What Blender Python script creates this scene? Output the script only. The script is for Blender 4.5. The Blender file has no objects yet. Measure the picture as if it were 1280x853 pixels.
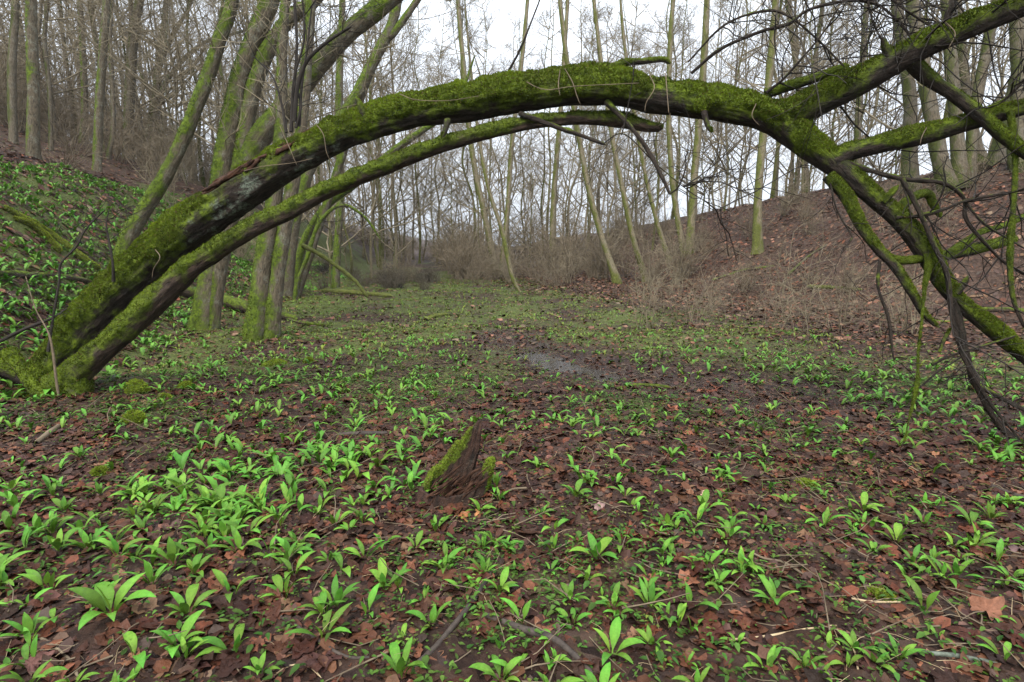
import bpy, math
import numpy as np
from mathutils import Matrix, Vector

rng = np.random.default_rng(11)
S = bpy.context.scene
C = S.collection

# ------------------------------------------------------------------ camera
F_PX, CX, CY = 700.0, 640.0, 426.5
CAM_Z = 1.4
PITCH = math.atan((CY - 308.0) / F_PX)
cd = bpy.data.cameras.new('camera')
cam = bpy.data.objects.new('camera', cd)
C.objects.link(cam)
cam.location = (0, 0, CAM_Z)
cam.rotation_euler = (math.pi / 2 - PITCH, 0, 0)
cd.sensor_width = 36.0
cd.lens = 36.0 * F_PX / 1280.0
cd.clip_end = 2000
S.camera = cam

# ------------------------------------------------------------------ sky and light (overcast)
SUN_EL, SUN_AZ = math.radians(52), math.radians(200)
W = bpy.data.worlds.new('World')
S.world = W
W.use_nodes = True
nt = W.node_tree
for n in list(nt.nodes):
    nt.nodes.remove(n)
sky = nt.nodes.new('ShaderNodeTexSky')
sky.sky_type = 'NISHITA'
sky.sun_disc = False
sky.sun_elevation = SUN_EL
sky.sun_rotation = SUN_AZ
sky.dust_density = 4.0
sky.air_density = 1.2
hs = nt.nodes.new('ShaderNodeHueSaturation')
hs.inputs['Saturation'].default_value = 0.35
mixw = nt.nodes.new('ShaderNodeMix')
mixw.data_type = 'RGBA'
mixw.inputs[0].default_value = 0.78
mixw.inputs[7].default_value = (8.2, 8.9, 9.9, 1)     # even cloud layer
bg = nt.nodes.new('ShaderNodeBackground')
bg.inputs[1].default_value = 0.0475
wo = nt.nodes.new('ShaderNodeOutputWorld')
nt.links.new(sky.outputs[0], hs.inputs['Color'])
nt.links.new(hs.outputs[0], mixw.inputs[6])
tcs = nt.nodes.new('ShaderNodeTexCoord')
sepz = nt.nodes.new('ShaderNodeSeparateXYZ')
nt.links.new(tcs.outputs['Generated'], sepz.inputs[0])
cl = nt.nodes.new('ShaderNodeClamp')
nt.links.new(sepz.outputs['Z'], cl.inputs[0])
ov = nt.nodes.new('ShaderNodeMath')
ov.operation = 'MULTIPLY_ADD'
ov.inputs[1].default_value = 2.0
ov.inputs[2].default_value = 1.0
nt.links.new(cl.outputs[0], ov.inputs[0])
ovm = nt.nodes.new('ShaderNodeVectorMath')
ovm.operation = 'SCALE'
nt.links.new(mixw.outputs[2], ovm.inputs[0])
nt.links.new(ov.outputs[0], ovm.inputs['Scale'])
nt.links.new(ovm.outputs[0], bg.inputs[0])
nt.links.new(bg.outputs[0], wo.inputs[0])
sl = bpy.data.lights.new('sun', 'SUN')
sl.energy = 1.5
sl.angle = math.radians(35)
sl.color = (1.0, 0.97, 0.92)
sun = bpy.data.objects.new('sun', sl)
C.objects.link(sun)
sun.rotation_euler = (math.pi / 2 - SUN_EL, 0, math.pi - SUN_AZ)
S.view_settings.view_transform = 'Standard'
S.view_settings.look = 'None'
S.view_settings.gamma = 1.0
S.view_settings.exposure = 1.5
S.render.engine = 'CYCLES'
S.cycles.max_bounces = 5
S.cycles.diffuse_bounces = 2
S.cycles.glossy_bounces = 2
S.cycles.transmission_bounces = 3
S.cycles.use_denoising = True

# ------------------------------------------------------------------ helpers
UP = np.array([0, 0, 1.0])
cp, sp = math.cos(PITCH), math.sin(PITCH)
FWD = np.array([0, cp, -sp])
CUP = np.array([0, sp, cp])
EYE = np.array([0, 0, CAM_Z])


def ray(px, py):
    return FWD + np.array([1.0, 0, 0]) * (px - CX) / F_PX + CUP * (CY - py) / F_PX


def P(px, py, d):
    """World point seen at a photo pixel at view-axis depth d."""
    return EYE + ray(px, py) * d


def to_px(p):
    v = np.asarray(p, float) - EYE
    d = v @ FWD
    return CX + F_PX * v[0] / d, CY - F_PX * (v @ CUP) / d, d


def _h(ix, iy, iz):
    h = (ix * 374761393 + iy * 668265263 + iz * 2147483647 + 1013904223) & 0xFFFFFFFF
    h = ((h ^ (h >> 13)) * 1274126177) & 0xFFFFFFFF
    return ((h ^ (h >> 16)) & 0xFFFF) / 32767.5 - 1.0


def vnoise(p):
    p = np.asarray(p, float)
    i = np.floor(p).astype(np.int64)
    f = p - i
    f = f * f * (3 - 2 * f)
    r = 0
    for dx in (0, 1):
        wx = f[:, 0] if dx else 1 - f[:, 0]
        for dy in (0, 1):
            wy = f[:, 1] if dy else 1 - f[:, 1]
            for dz in (0, 1):
                wz = f[:, 2] if dz else 1 - f[:, 2]
                r = r + wx * wy * wz * _h(i[:, 0] + dx, i[:, 1] + dy, i[:, 2] + dz)
    return r


def fbm(p, o=3, g=0.5):
    r, a = 0, 1.0
    p = np.asarray(p, float)
    for k in range(o):
        r = r + a * vnoise(p * 2.03 ** k + 17.3 * k)
        a *= g
    return r


def n2(x, y, s, o=3, z=0.0):
    x = np.asarray(x, float)
    return fbm(np.stack([x / s, np.asarray(y, float) / s, np.full(x.shape, z)], -1).reshape(-1, 3), o).reshape(x.shape)


def smooth(t):
    t = np.clip(t, 0, 1)
    return t * t * (3 - 2 * t)


def toe_left(y):
    return np.interp(y, [-20, 0, 3, 5.4, 9, 14, 20, 30, 60, 200], [-4.9, -4.7, -4.6, -4.5, -5.5, -6.3, -6.8, -7.6, -11, -25])


def toe_right(y):
    return np.interp(y, [-20, 0, 5, 8, 10.9, 13, 18, 24, 30, 40, 60, 200], [13, 11.5, 11, 10.2, 8.9, 7.5, 5.9, 4.4, 3.6, 2.6, 2.6, 2.6])


STREAM = np.array([[-0.25, 8.9], [0.0, 7.95], [0.5, 7.15], [0.95, 6.4], [1.35, 5.8], [1.9, 5.4], [2.7, 5.1]])


def stream_dist(x, y):
    d = np.full(np.shape(x), 1e9)
    for a, b in zip(STREAM[:-1], STREAM[1:]):
        ab = b - a
        t = np.clip(((x - a[0]) * ab[0] + (y - a[1]) * ab[1]) / (ab @ ab), 0, 1)
        d = np.minimum(d, np.hypot(x - a[0] - t * ab[0], y - a[1] - t * ab[1]))
    return d


def ground_base(x, y):
    x = np.asarray(x, float)
    y = np.asarray(y, float)
    z = 0.022 * np.clip(y - 20, 0, 60)
    u = toe_left(y) - x
    u = u + 0.35 * n2(x, y, 2.2, 2, 5.0)
    z = z + np.where(u > 0, np.interp(u, [0, 0.6, 3.6, 4.6, 20, 60, 120], [0, 0.30, 2.75, 3.15, 8.6, 30, 44]), 0)
    z = np.where(u > 0, z * np.interp(y, [25, 55, 100], [1, 0.72, 0.40]), z)
    v = x - toe_right(y) + 0.5 * n2(x, y, 2.5, 2, 9.0)
    hb = np.interp(y, [-20, 12, 16, 22, 28, 36, 45, 60, 200], [4.1, 4.1, 4.0, 3.7, 3.3, 2.9, 2.5, 1.8, 1.6])
    prof = np.interp(v, [-0.8, 0, 0.7, 1.5, 4.0, 7.0, 9.0, 30, 200], [0, 0.02, 0.10, 0.20, 0.62, 0.92, 1.0, 1.0, 0.6])
    z = z + hb * prof
    return z


def ground(x, y):
    x = np.asarray(x, float)
    y = np.asarray(y, float)
    z = ground_base(x, y)
    z = z + 0.05 * n2(x, y, 1.7, 2, 1.0) + 0.022 * n2(x, y, 0.45, 2, 2.0)
    z = z - 0.075 * np.exp(-(stream_dist(x, y) / 0.38) ** 2) * np.clip(1.7 - 0.7 * x, 0.15, 1)
    steep = smooth((x - toe_right(y)) / 1.5) + smooth((toe_left(y) - x) / 1.0)
    z = z + steep * (0.10 * n2(x, y, 0.9, 3, 21.0) + 0.05 * np.abs(n2(x, y, 0.35, 2, 22.0)))
    return z


def gz(x, y):
    return float(ground(np.array([x]), np.array([y]))[0])


def at(px, py):
    """Ground point under a photo pixel."""
    r = ray(px, py)
    t = np.linspace(1.0, 90, 4000)
    q = EYE + t[:, None] * r
    g = ground(q[:, 0], q[:, 1])
    k = int(np.argmax(q[:, 2] < g))
    return q[k]


def make_mesh(name, V, Fs, mat, attrs=None, smoothed=True):
    """V (n,3); Fs: array (m,k) or list of those; one mesh."""
    if not isinstance(Fs, (list, tuple)):
        Fs = [Fs]
    Fs = [f for f in Fs if len(f)]
    me = bpy.data.meshes.new(name)
    V = np.asarray(V, np.float32)
    me.vertices.add(len(V))
    me.vertices.foreach_set('co', V.ravel())
    nl = sum(f.size for f in Fs)
    npoly = sum(len(f) for f in Fs)
    me.loops.add(nl)
    me.polygons.add(npoly)
    me.loops.foreach_set('vertex_index', np.concatenate([f.ravel() for f in Fs]).astype(np.int32))
    tot = np.concatenate([np.full(len(f), f.shape[1]) for f in Fs])
    st = np.concatenate([[0], np.cumsum(tot)[:-1]])
    me.polygons.foreach_set('loop_start', st.astype(np.int32))
    me.update(calc_edges=True)
    if smoothed:
        me.polygons.foreach_set('use_smooth', np.ones(npoly, bool))
    for k, a in (attrs or {}).items():
        a = np.asarray(a, np.float32)
        if a.ndim == 1:
            at_ = me.attributes.new(k, 'FLOAT', 'POINT')
            at_.data.foreach_set('value', a)
        elif a.shape[1] == 3:
            at_ = me.attributes.new(k, 'FLOAT_VECTOR', 'POINT')
            at_.data.foreach_set('vector', a.ravel())
        else:
            at_ = me.attributes.new(k, 'FLOAT_COLOR', 'POINT')
            at_.data.foreach_set('color', a.ravel())
    if mat:
        me.materials.append(mat)
    me.validate()
    return me


def obj(name, me, parent=None, loc=None):
    o = bpy.data.objects.new(name, me)
    C.objects.link(o)
    if parent is not None:
        o.parent = parent
    if loc is not None:
        o.location = loc
    return o


def tag(o, label=None, cat=None, group=None, kind=None):
    if label:
        o['label'] = label
    if cat:
        o['category'] = cat
    if group:
        o['group'] = group
    if kind:
        o['kind'] = kind
    return o


def thing(name, label, cat, loc=(0, 0, 0), group=None, rz=0.0, sc=1.0):
    o = bpy.data.objects.new(name, None)
    o.empty_display_size = 0.1
    C.objects.link(o)
    o.location = loc
    o.rotation_euler = (0, 0, rz)
    o.scale = (sc, sc, sc)
    return tag(o, label, cat, group)


def copy_tree(root, loc, rz=0.0, sc=1.0, label=None, group=None, tilt=(0, 0)):
    r = root.copy()
    C.objects.link(r)
    r.location = loc
    r.rotation_euler = (tilt[0], tilt[1], rz)
    r.scale = (sc, sc, sc)
    if label:
        r['label'] = label
    if group:
        r['group'] = group
    for ch in root.children:
        c = ch.copy()
        C.objects.link(c)
        c.parent = r
        for g in ch.children:
            d = g.copy()
            C.objects.link(d)
            d.parent = c
    return r


ORD = ('first second third fourth fifth sixth seventh eighth ninth tenth eleventh twelfth thirteenth fourteenth fifteenth sixteenth '
       'seventeenth eighteenth nineteenth twentieth').split()


def ordinal(k):
    """1 -> first ... 47 -> forty-seventh"""
    if k <= 20:
        return ORD[k - 1]
    tens = {2: 'twenty', 3: 'thirty', 4: 'forty', 5: 'fifty', 6: 'sixty', 7: 'seventy', 8: 'eighty', 9: 'ninety'}
    t, u = divmod(k, 10)
    if u:
        return tens[t] + '-' + ORD[u - 1]
    return tens[t][:-1] + 'ieth'


# ------------------------------------------------------------------ materials
def new_mat(name):
    m = bpy.data.materials.new(name)
    m.use_nodes = True
    n = m.node_tree
    for x in list(n.nodes):
        n.nodes.remove(x)
    out = n.nodes.new('ShaderNodeOutputMaterial')
    b = n.nodes.new('ShaderNodeBsdfPrincipled')
    n.links.new(b.outputs[0], out.inputs[0])
    return m, n, b, out


def N(n, t, **kw):
    x = n.nodes.new(t)
    for k, v in kw.items():
        setattr(x, k, v)
    return x


def ramp(n, fac, stops):
    r = n.nodes.new('ShaderNodeValToRGB')
    el = r.color_ramp.elements
    while len(el) < len(stops):
        el.new(0.5)
    for e, (p, c) in zip(el, stops):
        e.position = p
        e.color = (c[0], c[1], c[2], 1)
    n.links.new(fac, r.inputs[0])
    return r.outputs[0]


def mixc(n, fac, a, b, mode='MIX'):
    m = n.nodes.new('ShaderNodeMix')
    m.data_type = 'RGBA'
    m.blend_type = mode
    for s, v in ((m.inputs[0], fac), (m.inputs[6], a), (m.inputs[7], b)):
        if hasattr(v, 'links'):
            n.links.new(v, s)
        elif isinstance(v, (int, float)):
            s.default_value = v
        else:
            s.default_value = (v[0], v[1], v[2], 1)
    return m.outputs[2]


def noise(n, vec, scale, detail=4, rough=0.6, dist=0.0):
    x = n.nodes.new('ShaderNodeTexNoise')
    x.inputs['Scale'].default_value = scale
    x.inputs['Detail'].default_value = detail
    x.inputs['Roughness'].default_value = rough
    x.inputs['Distortion'].default_value = dist
    if vec is not None:
        n.links.new(vec, x.inputs['Vector'])
    return x.outputs[0]


def attr(n, name):
    a = n.nodes.new('ShaderNodeAttribute')
    a.attribute_name = name
    return a


def bump(n, b, h, strength, dist):
    x = n.nodes.new('ShaderNodeBump')
    x.inputs['Strength'].default_value = strength
    x.inputs['Distance'].default_value = dist
    n.links.new(h, x.inputs['Height'])
    n.links.new(x.outputs[0], b.inputs['Normal'])


def math_n(n, op, a, b=None, c=None):
    x = n.nodes.new('ShaderNodeMath')
    x.operation = op
    for k, v in enumerate((a, b, c)):
        if v is None:
            continue
        if hasattr(v, 'links'):
            n.links.new(v, x.inputs[k])
        else:
            x.inputs[k].default_value = v
    return x.outputs[0]


def bark_mat(name, c_dark, c_light, lichen=0.3, lich_col=(0.20, 0.23, 0.17), moss_a=(0.022, 0.034, 0.004), moss_b=(0.115, 0.155, 0.012), rough=0.9, wet=0.2):
    m, n, b, out = new_mat(name)
    tc = N(n, 'ShaderNodeTexCoord')
    tuv = attr(n, 'tuv').outputs['Vector']
    mp = N(n, 'ShaderNodeMapping')
    mp.inputs['Scale'].default_value = (9, 42, 1)
    n.links.new(tuv, mp.inputs[0])
    fib = noise(n, mp.outputs[0], 1.0, 6, 0.65, 0.6)
    big = noise(n, tc.outputs['Object'], 2.6, 4, 0.6)
    fine = noise(n, tc.outputs['Object'], 38, 4, 0.7)
    bark = mixc(n, ramp(n, fib, [(0.32, (0, 0, 0)), (0.68, (1, 1, 1))]), c_dark, c_light)
    lm = math_n(n, 'MULTIPLY', ramp(n, noise(n, tc.outputs['Object'], 5.5, 6, 0.7), [(0.50, (0, 0, 0)), (0.60, (1, 1, 1))]),
                ramp(n, fine, [(0.40, (0.1, 0.1, 0.1)), (0.60, (1, 1, 1))]))
    la = attr(n, 'lichen').outputs['Fac']
    bark = mixc(n, math_n(n, 'MULTIPLY', lm, math_n(n, 'ADD', la, lichen)), bark, lich_col)
    mn = noise(n, tc.outputs['Object'], 16, 5, 0.7)
    mossc = mixc(n, ramp(n, mn, [(0.35, (0, 0, 0)), (0.68, (1, 1, 1))]), moss_a, moss_b)
    mossc = mixc(n, ramp(n, big, [(0.45, (0, 0, 0)), (0.75, (0.55, 0.55, 0.55))]), mossc, (0.045, 0.050, 0.010))
    ma = attr(n, 'moss').outputs['Fac']
    mm = math_n(n, 'ADD', ma, math_n(n, 'MULTIPLY', math_n(n, 'SUBTRACT', mn, 0.5), 0.9))
    mk = ramp(n, mm, [(0.22, (0, 0, 0)), (0.62, (1, 1, 1))])
    n.links.new(mixc(n, mk, bark, mossc), b.inputs['Base Color'])
    b.inputs['Roughness'].default_value = rough
    b.inputs['Specular IOR Level'].default_value = wet
    hh = math_n(n, 'ADD', math_n(n, 'MULTIPLY', fib, 0.7), math_n(n, 'MULTIPLY', mn, 0.6))
    hh = math_n(n, 'ADD', hh, math_n(n, 'MULTIPLY', fine, 0.3))
    bump(n, b, hh, 0.9, 0.035)
    return m


M = {}
M['arch'] = bark_mat('dark_wet_bark', (0.005, 0.004, 0.003), (0.045, 0.033, 0.025), 0.05, (0.16, 0.19, 0.14), wet=0.15)
M['dead'] = bark_mat('dead_stem_bark', (0.010, 0.007, 0.005), (0.075, 0.050, 0.035), 0.05, wet=0.2)
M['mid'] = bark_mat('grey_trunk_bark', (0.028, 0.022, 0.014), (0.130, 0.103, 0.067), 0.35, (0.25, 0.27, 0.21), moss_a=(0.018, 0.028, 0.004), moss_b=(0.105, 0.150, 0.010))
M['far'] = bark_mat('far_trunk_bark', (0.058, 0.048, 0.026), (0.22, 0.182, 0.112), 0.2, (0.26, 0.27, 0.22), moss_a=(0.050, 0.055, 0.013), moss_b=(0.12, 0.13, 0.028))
M['brownwood'] = bark_mat('brown_trunk_bark', (0.042, 0.034, 0.022), (0.150, 0.122, 0.083), 0.25, (0.22, 0.23, 0.19), moss_a=(0.030, 0.036, 0.009), moss_b=(0.070, 0.082, 0.017))


def flat_mat(name, a, b_, scale=12.0, rough=0.85, spec=0.12):
    m, n, b, out = new_mat(name)
    tc = N(n, 'ShaderNodeTexCoord')
    f = noise(n, tc.outputs['Object'], scale, 4, 0.65)
    n.links.new(mixc(n, ramp(n, f, [(0.3, (0, 0, 0)), (0.7, (1, 1, 1))]), a, b_), b.inputs['Base Color'])
    b.inputs['Roughness'].default_value = rough
    b.inputs['Specular IOR Level'].default_value = spec
    bump(n, b, f, 0.4, 0.01)
    return m


M['twig'] = flat_mat('bare_twig', (0.105, 0.086, 0.055), (0.25, 0.207, 0.137), 3.0)
M['twig_dark'] = flat_mat('dark_twig', (0.016, 0.013, 0.011), (0.036, 0.030, 0.024), 6.0, 0.8, 0.12)
M['brush'] = flat_mat('brown_brush', (0.080, 0.062, 0.040), (0.225, 0.178, 0.120), 2.0)
M['straw'] = flat_mat('dry_straw', (0.22, 0.16, 0.09), (0.42, 0.32, 0.19), 9.0)
M['stick'] = flat_mat('wet_stick', (0.016, 0.012, 0.010), (0.060, 0.045, 0.034), 20.0, 0.7, 0.25)
M['lichen_stick'] = flat_mat('lichen_stick', (0.020, 0.018, 0.014), (0.13, 0.15, 0.115), 34.0)
M['vine'] = flat_mat('pale_vine', (0.070, 0.052, 0.034), (0.17, 0.13, 0.085), 8.0)
M['rot'] = flat_mat('rotten_wood', (0.009, 0.0055, 0.004), (0.070, 0.034, 0.020), 22.0, 0.9, 0.1)


def tint_mat(name, rough=0.7, spec=0.3, transl=0.0, vein=False, rand=0.0, bumpy=0.0):
    m, n, b, out = new_mat(name)
    col = attr(n, 'tint').outputs['Color']
    tc = N(n, 'ShaderNodeTexCoord')
    if rand:
        oi = N(n, 'ShaderNodeObjectInfo')
        hsv = N(n, 'ShaderNodeHueSaturation')
        n.links.new(col, hsv.inputs['Color'])
        mr = N(n, 'ShaderNodeMapRange')
        n.links.new(oi.outputs['Random'], mr.inputs[0])
        mr.inputs[3].default_value = 1 - rand
        mr.inputs[4].default_value = 1 + rand
        n.links.new(mr.outputs[0], hsv.inputs['Value'])
        mr2 = N(n, 'ShaderNodeMapRange')
        n.links.new(math_n(n, 'FRACT', math_n(n, 'MULTIPLY', oi.outputs['Random'], 7.13)), mr2.inputs[0])
        mr2.inputs[3].default_value = 0.475
        mr2.inputs[4].default_value = 0.515
        n.links.new(mr2.outputs[0], hsv.inputs['Hue'])
        col = hsv.outputs[0]
    f = noise(n, tc.outputs['Object'], 45, 3, 0.6)
    col = mixc(n, 0.5, col, ramp(n, f, [(0.3, (0.55, 0.55, 0.55)), (0.7, (1.25, 1.25, 1.25))]), 'MULTIPLY')
    n.links.new(col, b.inputs['Base Color'])
    b.inputs['Roughness'].default_value = rough
    b.inputs['Specular IOR Level'].default_value = spec
    if vein:
        tuv = attr(n, 'tuv').outputs['Vector']
        mp = N(n, 'ShaderNodeMapping')
        mp.inputs['Scale'].default_value = (0.6, 9, 1)
        n.links.new(tuv, mp.inputs[0])
        w = N(n, 'ShaderNodeTexWave', bands_direction='Y')
        w.inputs['Scale'].default_value = 1.0
        w.inputs['Distortion'].default_value = 0.6
        n.links.new(mp.outputs[0], w.inputs[0])
        bump(n, b, w.outputs[1], 0.35, 0.004)
    elif bumpy:
        bump(n, b, f, bumpy, 0.01)
    if transl:
        t = N(n, 'ShaderNodeBsdfTranslucent')
        n.links.new(col, t.inputs[0])
        mx = N(n, 'ShaderNodeMixShader')
        mx.inputs[0].default_value = transl
        n.links.new(b.outputs[0], mx.inputs[1])
        n.links.new(t.outputs[0], mx.inputs[2])
        n.links.new(mx.outputs[0], out.inputs[0])
    return m


M['garlic'] = tint_mat('garlic_leaf', 0.45, 0.2, 0.16, vein=True, rand=0.33)
M['herb'] = tint_mat('herb_leaf', 0.6, 0.12, 0.2)
M['moss'] = tint_mat('moss_fuzz', 0.9, 0.15, 0.25)
M['litter'] = tint_mat('leaf_litter', 0.5, 0.12, 0.04, bumpy=0.8)


def ground_mat():
    m, n, b, out = new_mat('forest_floor')
    tc = N(n, 'ShaderNodeTexCoord')
    o = tc.outputs['Object']
    f1 = noise(n, o, 22, 6, 0.7, 0.4)
    f2 = noise(n, o, 3.0, 5, 0.65)
    f3 = noise(n, o, 70, 3, 0.6)
    v = N(n, 'ShaderNodeTexVoronoi')
    v.inputs['Scale'].default_value = 17
    v.inputs['Randomness'].default_value = 1
    n.links.new(o, v.inputs['Vector'])
    leafc = ramp(n, N_sep(n, v.outputs['Color']), [(0.0, (0.010, 0.006, 0.005)), (0.35, (0.026, 0.015, 0.011)), (0.6, (0.048, 0.027, 0.019)), (0.85, (0.072, 0.044, 0.031)), (1.0, (0.036, 0.026, 0.024))])
    soil = ramp(n, f1, [(0.3, (0.007, 0.0045, 0.0035)), (0.55, (0.026, 0.0135, 0.009)), (0.75, (0.052, 0.027, 0.017))])
    brown = mixc(n, ramp(n, f2, [(0.35, (0.25, 0.25, 0.25)), (0.65, (0.8, 0.8, 0.8))]), soil, leafc)
    brown = mixc(n, attr(n, 'leafy').outputs['Fac'], brown, mixc(n, 0.55, leafc, ramp(n, f1, [(0.35, (0.018, 0.011, 0.008)), (0.5, (0.048, 0.030, 0.020)), (0.66, (0.090, 0.058, 0.040))])))
    green = ramp(n, f3, [(0.3, (0.028, 0.030, 0.010)), (0.6, (0.070, 0.085, 0.022)), (0.8, (0.13, 0.13, 0.05))])
    ga = attr(n, 'green').outputs['Fac']
    gm = math_n(n, 'ADD', ga, math_n(n, 'MULTIPLY', math_n(n, 'SUBTRACT', f1, 0.5), 1.6))
    col = mixc(n, ramp(n, gm, [(0.40, (0, 0, 0)), (0.66, (1, 1, 1))]), brown, green)
    n.links.new(col, b.inputs['Base Color'])
    wet = attr(n, 'wet').outputs['Fac']
    rr = ramp(n, wet, [(0.2, (0.72, 0.72, 0.72)), (0.8, (0.22, 0.22, 0.22))])
    n.links.new(rr, b.inputs['Roughness'])
    b.inputs['Specular IOR Level'].default_value = 0.1
    hh = math_n(n, 'ADD', math_n(n, 'MULTIPLY', f1, 0.6), math_n(n, 'MULTIPLY', v.outputs['Distance'], 0.5))
    hh = math_n(n, 'ADD', hh, math_n(n, 'MULTIPLY', f3, 0.3))
    bump(n, b, hh, 0.8, 0.03)
    return m


def N_sep(n, c):
    s = n.nodes.new('ShaderNodeSeparateColor')
    n.links.new(c, s.inputs[0])
    return s.outputs[0]


# ------------------------------------------------------------------ ground
def green_amount(x, y):
    """How much small green growth covers the floor (0..1)."""
    g = 0.28 + 0.40 * n2(x, y, 1.1, 3, 3.0)
    g = g + 0.32 * smooth((y - 3.5) / 8) * (1 - smooth((y - 26) / 10))
    uL = toe_left(y) - x
    g = g + np.where(uL > -0.5, 0.22, 0) - 0.9 * smooth((uL - 3.6) / 1.5) * 1.0
    vR = x - toe_right(y)
    near_r = smooth((vR + 5.6) / 3.0)
    g = g - 0.85 * near_r * smooth((y - 6.3) / 1.5)
    g = g - 0.30 * (1 - smooth((y - 3.2) / 2.0))
    g = g - 0.35 * np.exp(-(stream_dist(x, y) / 0.45) ** 2)
    g = g - 0.5 * smooth((y - 34) / 14)
    return np.clip(g, 0, 1)


def leafy_amount(x, y):
    vR = x - toe_right(y)
    uL = toe_left(y) - x
    return np.clip(smooth((vR + 5.6) / 2.8) * 0.95 * smooth((y - 5.5) / 2) + 0.5 * smooth((uL - 4) / 3) + 0.45 * smooth((y - 10) / 6), 0, 1)


def build_ground():
    n = 340
    t = np.linspace(-1, 1, n)
    xs = np.sinh(t * 5.6) / math.sinh(5.6) * 260
    ty = np.linspace(0, 1, 410)
    ys = -3 + np.sinh(ty * 5.0) / math.sinh(5.0) * 330
    X, Y = np.meshgrid(xs, ys)
    x, y = X.ravel(), Y.ravel()
    z = ground(x, y)
    near = np.exp(-np.hypot(x, y) / 7)
    z = z + near * (0.014 * n2(x, y, 0.13, 2, 4.0))
    idx = np.arange(len(x)).reshape(X.shape)
    Fq = np.stack([idx[:-1, :-1], idx[:-1, 1:], idx[1:, 1:], idx[1:, :-1]], -1).reshape(-1, 4)
    sd = stream_dist(x, y)
    wet = np.exp(-(sd / 0.6) ** 2)
    me = make_mesh('ground', np.stack([x, y, z], -1), Fq, ground_mat(), {'green': green_amount(x, y), 'leafy': leafy_amount(x, y), 'wet': wet})
    tag(obj('ground', me), 'damp brown woodland floor of a valley between two banks', kind='structure')


build_ground()

# water lying in the hollow of the little run
m, nn, b, out = new_mat('shallow_water')
b.inputs['Base Color'].default_value = (0.020, 0.014, 0.010, 1)
b.inputs['Roughness'].default_value = 0.16
b.inputs['Specular IOR Level'].default_value = 0.42
tcw = N(nn, 'ShaderNodeTexCoord')
bump(nn, b, noise(nn, tcw.outputs['Object'], 7, 2), 0.03, 0.01)
M['water'] = m


def build_water():
    gx, gy = np.meshgrid(np.linspace(-1.2, 3.2, 220), np.linspace(4.4, 9.8, 240))
    idx = np.arange(gx.size).reshape(gx.shape)
    Fq = np.stack([idx[:-1, :-1], idx[:-1, 1:], idx[1:, 1:], idx[1:, :-1]], -1).reshape(-1, 4)
    x, y = gx.ravel(), gy.ravel()
    h = ground(x, y)
    lvl = -0.047 + 0.012 * n2(x, y, 0.25, 2, 30.0) * 0
    keep = (h < lvl + 0.01) & (stream_dist(x, y) < 0.45) & (x < 1.3)
    Fq = Fq[keep[Fq].any(1)]
    used = np.unique(Fq)
    mp_ = np.full(len(x), -1)
    mp_[used] = np.arange(len(used))
    V = np.stack([x, y, lvl], -1)[used]
    tag(obj('water', make_mesh('water', V, mp_[Fq], M['water'])), 'thin sheet of standing water in the muddy run', kind='structure')


build_water()


# ------------------------------------------------------------------ tubes
def catmull(pts, rad, step):
    pts = np.asarray(pts, float)
    rad = np.asarray(rad, float)
    Q = np.vstack([2 * pts[0] - pts[1], pts, 2 * pts[-1] - pts[-2]])
    R = np.concatenate([[rad[0]], rad, [rad[-1]]])
    op, orr = [], []
    for i in range(1, len(Q) - 2):
        t = np.linspace(0, 1, 16, endpoint=False)[:, None]
        a, b_, c, d = Q[i - 1], Q[i], Q[i + 1], Q[i + 2]
        op.append(0.5 * (2 * b_ + (c - a) * t + (2 * a - 5 * b_ + 4 * c - d) * t ** 2 + (3 * b_ - a - 3 * c + d) * t ** 3))
        t = t[:, 0]
        orr.append(R[i] + (R[i + 1] - R[i]) * t)
    op = np.vstack(op + [Q[-2][None]])
    orr = np.concatenate(orr + [[R[-2]]])
    s = np.concatenate([[0], np.cumsum(np.linalg.norm(np.diff(op, axis=0), axis=1))])
    k = max(3, int(s[-1] / step) + 1)
    ss = np.linspace(0, s[-1], k)
    return np.stack([np.interp(ss, s, op[:, j]) for j in range(3)], -1), np.interp(ss, s, orr), ss


def frames(p):
    T = np.gradient(p, axis=0)
    T /= np.linalg.norm(T, axis=1)[:, None] + 1e-12
    n0 = np.cross(T[0], [0.3, 0.9, 0.1])
    n0 /= np.linalg.norm(n0)
    Ns = [n0]
    for i in range(1, len(p)):
        v = Ns[-1] - T[i] * (Ns[-1] @ T[i])
        Ns.append(v / (np.linalg.norm(v) + 1e-12))
    Ns = np.array(Ns)
    return T, Ns, np.cross(T, Ns)


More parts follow.
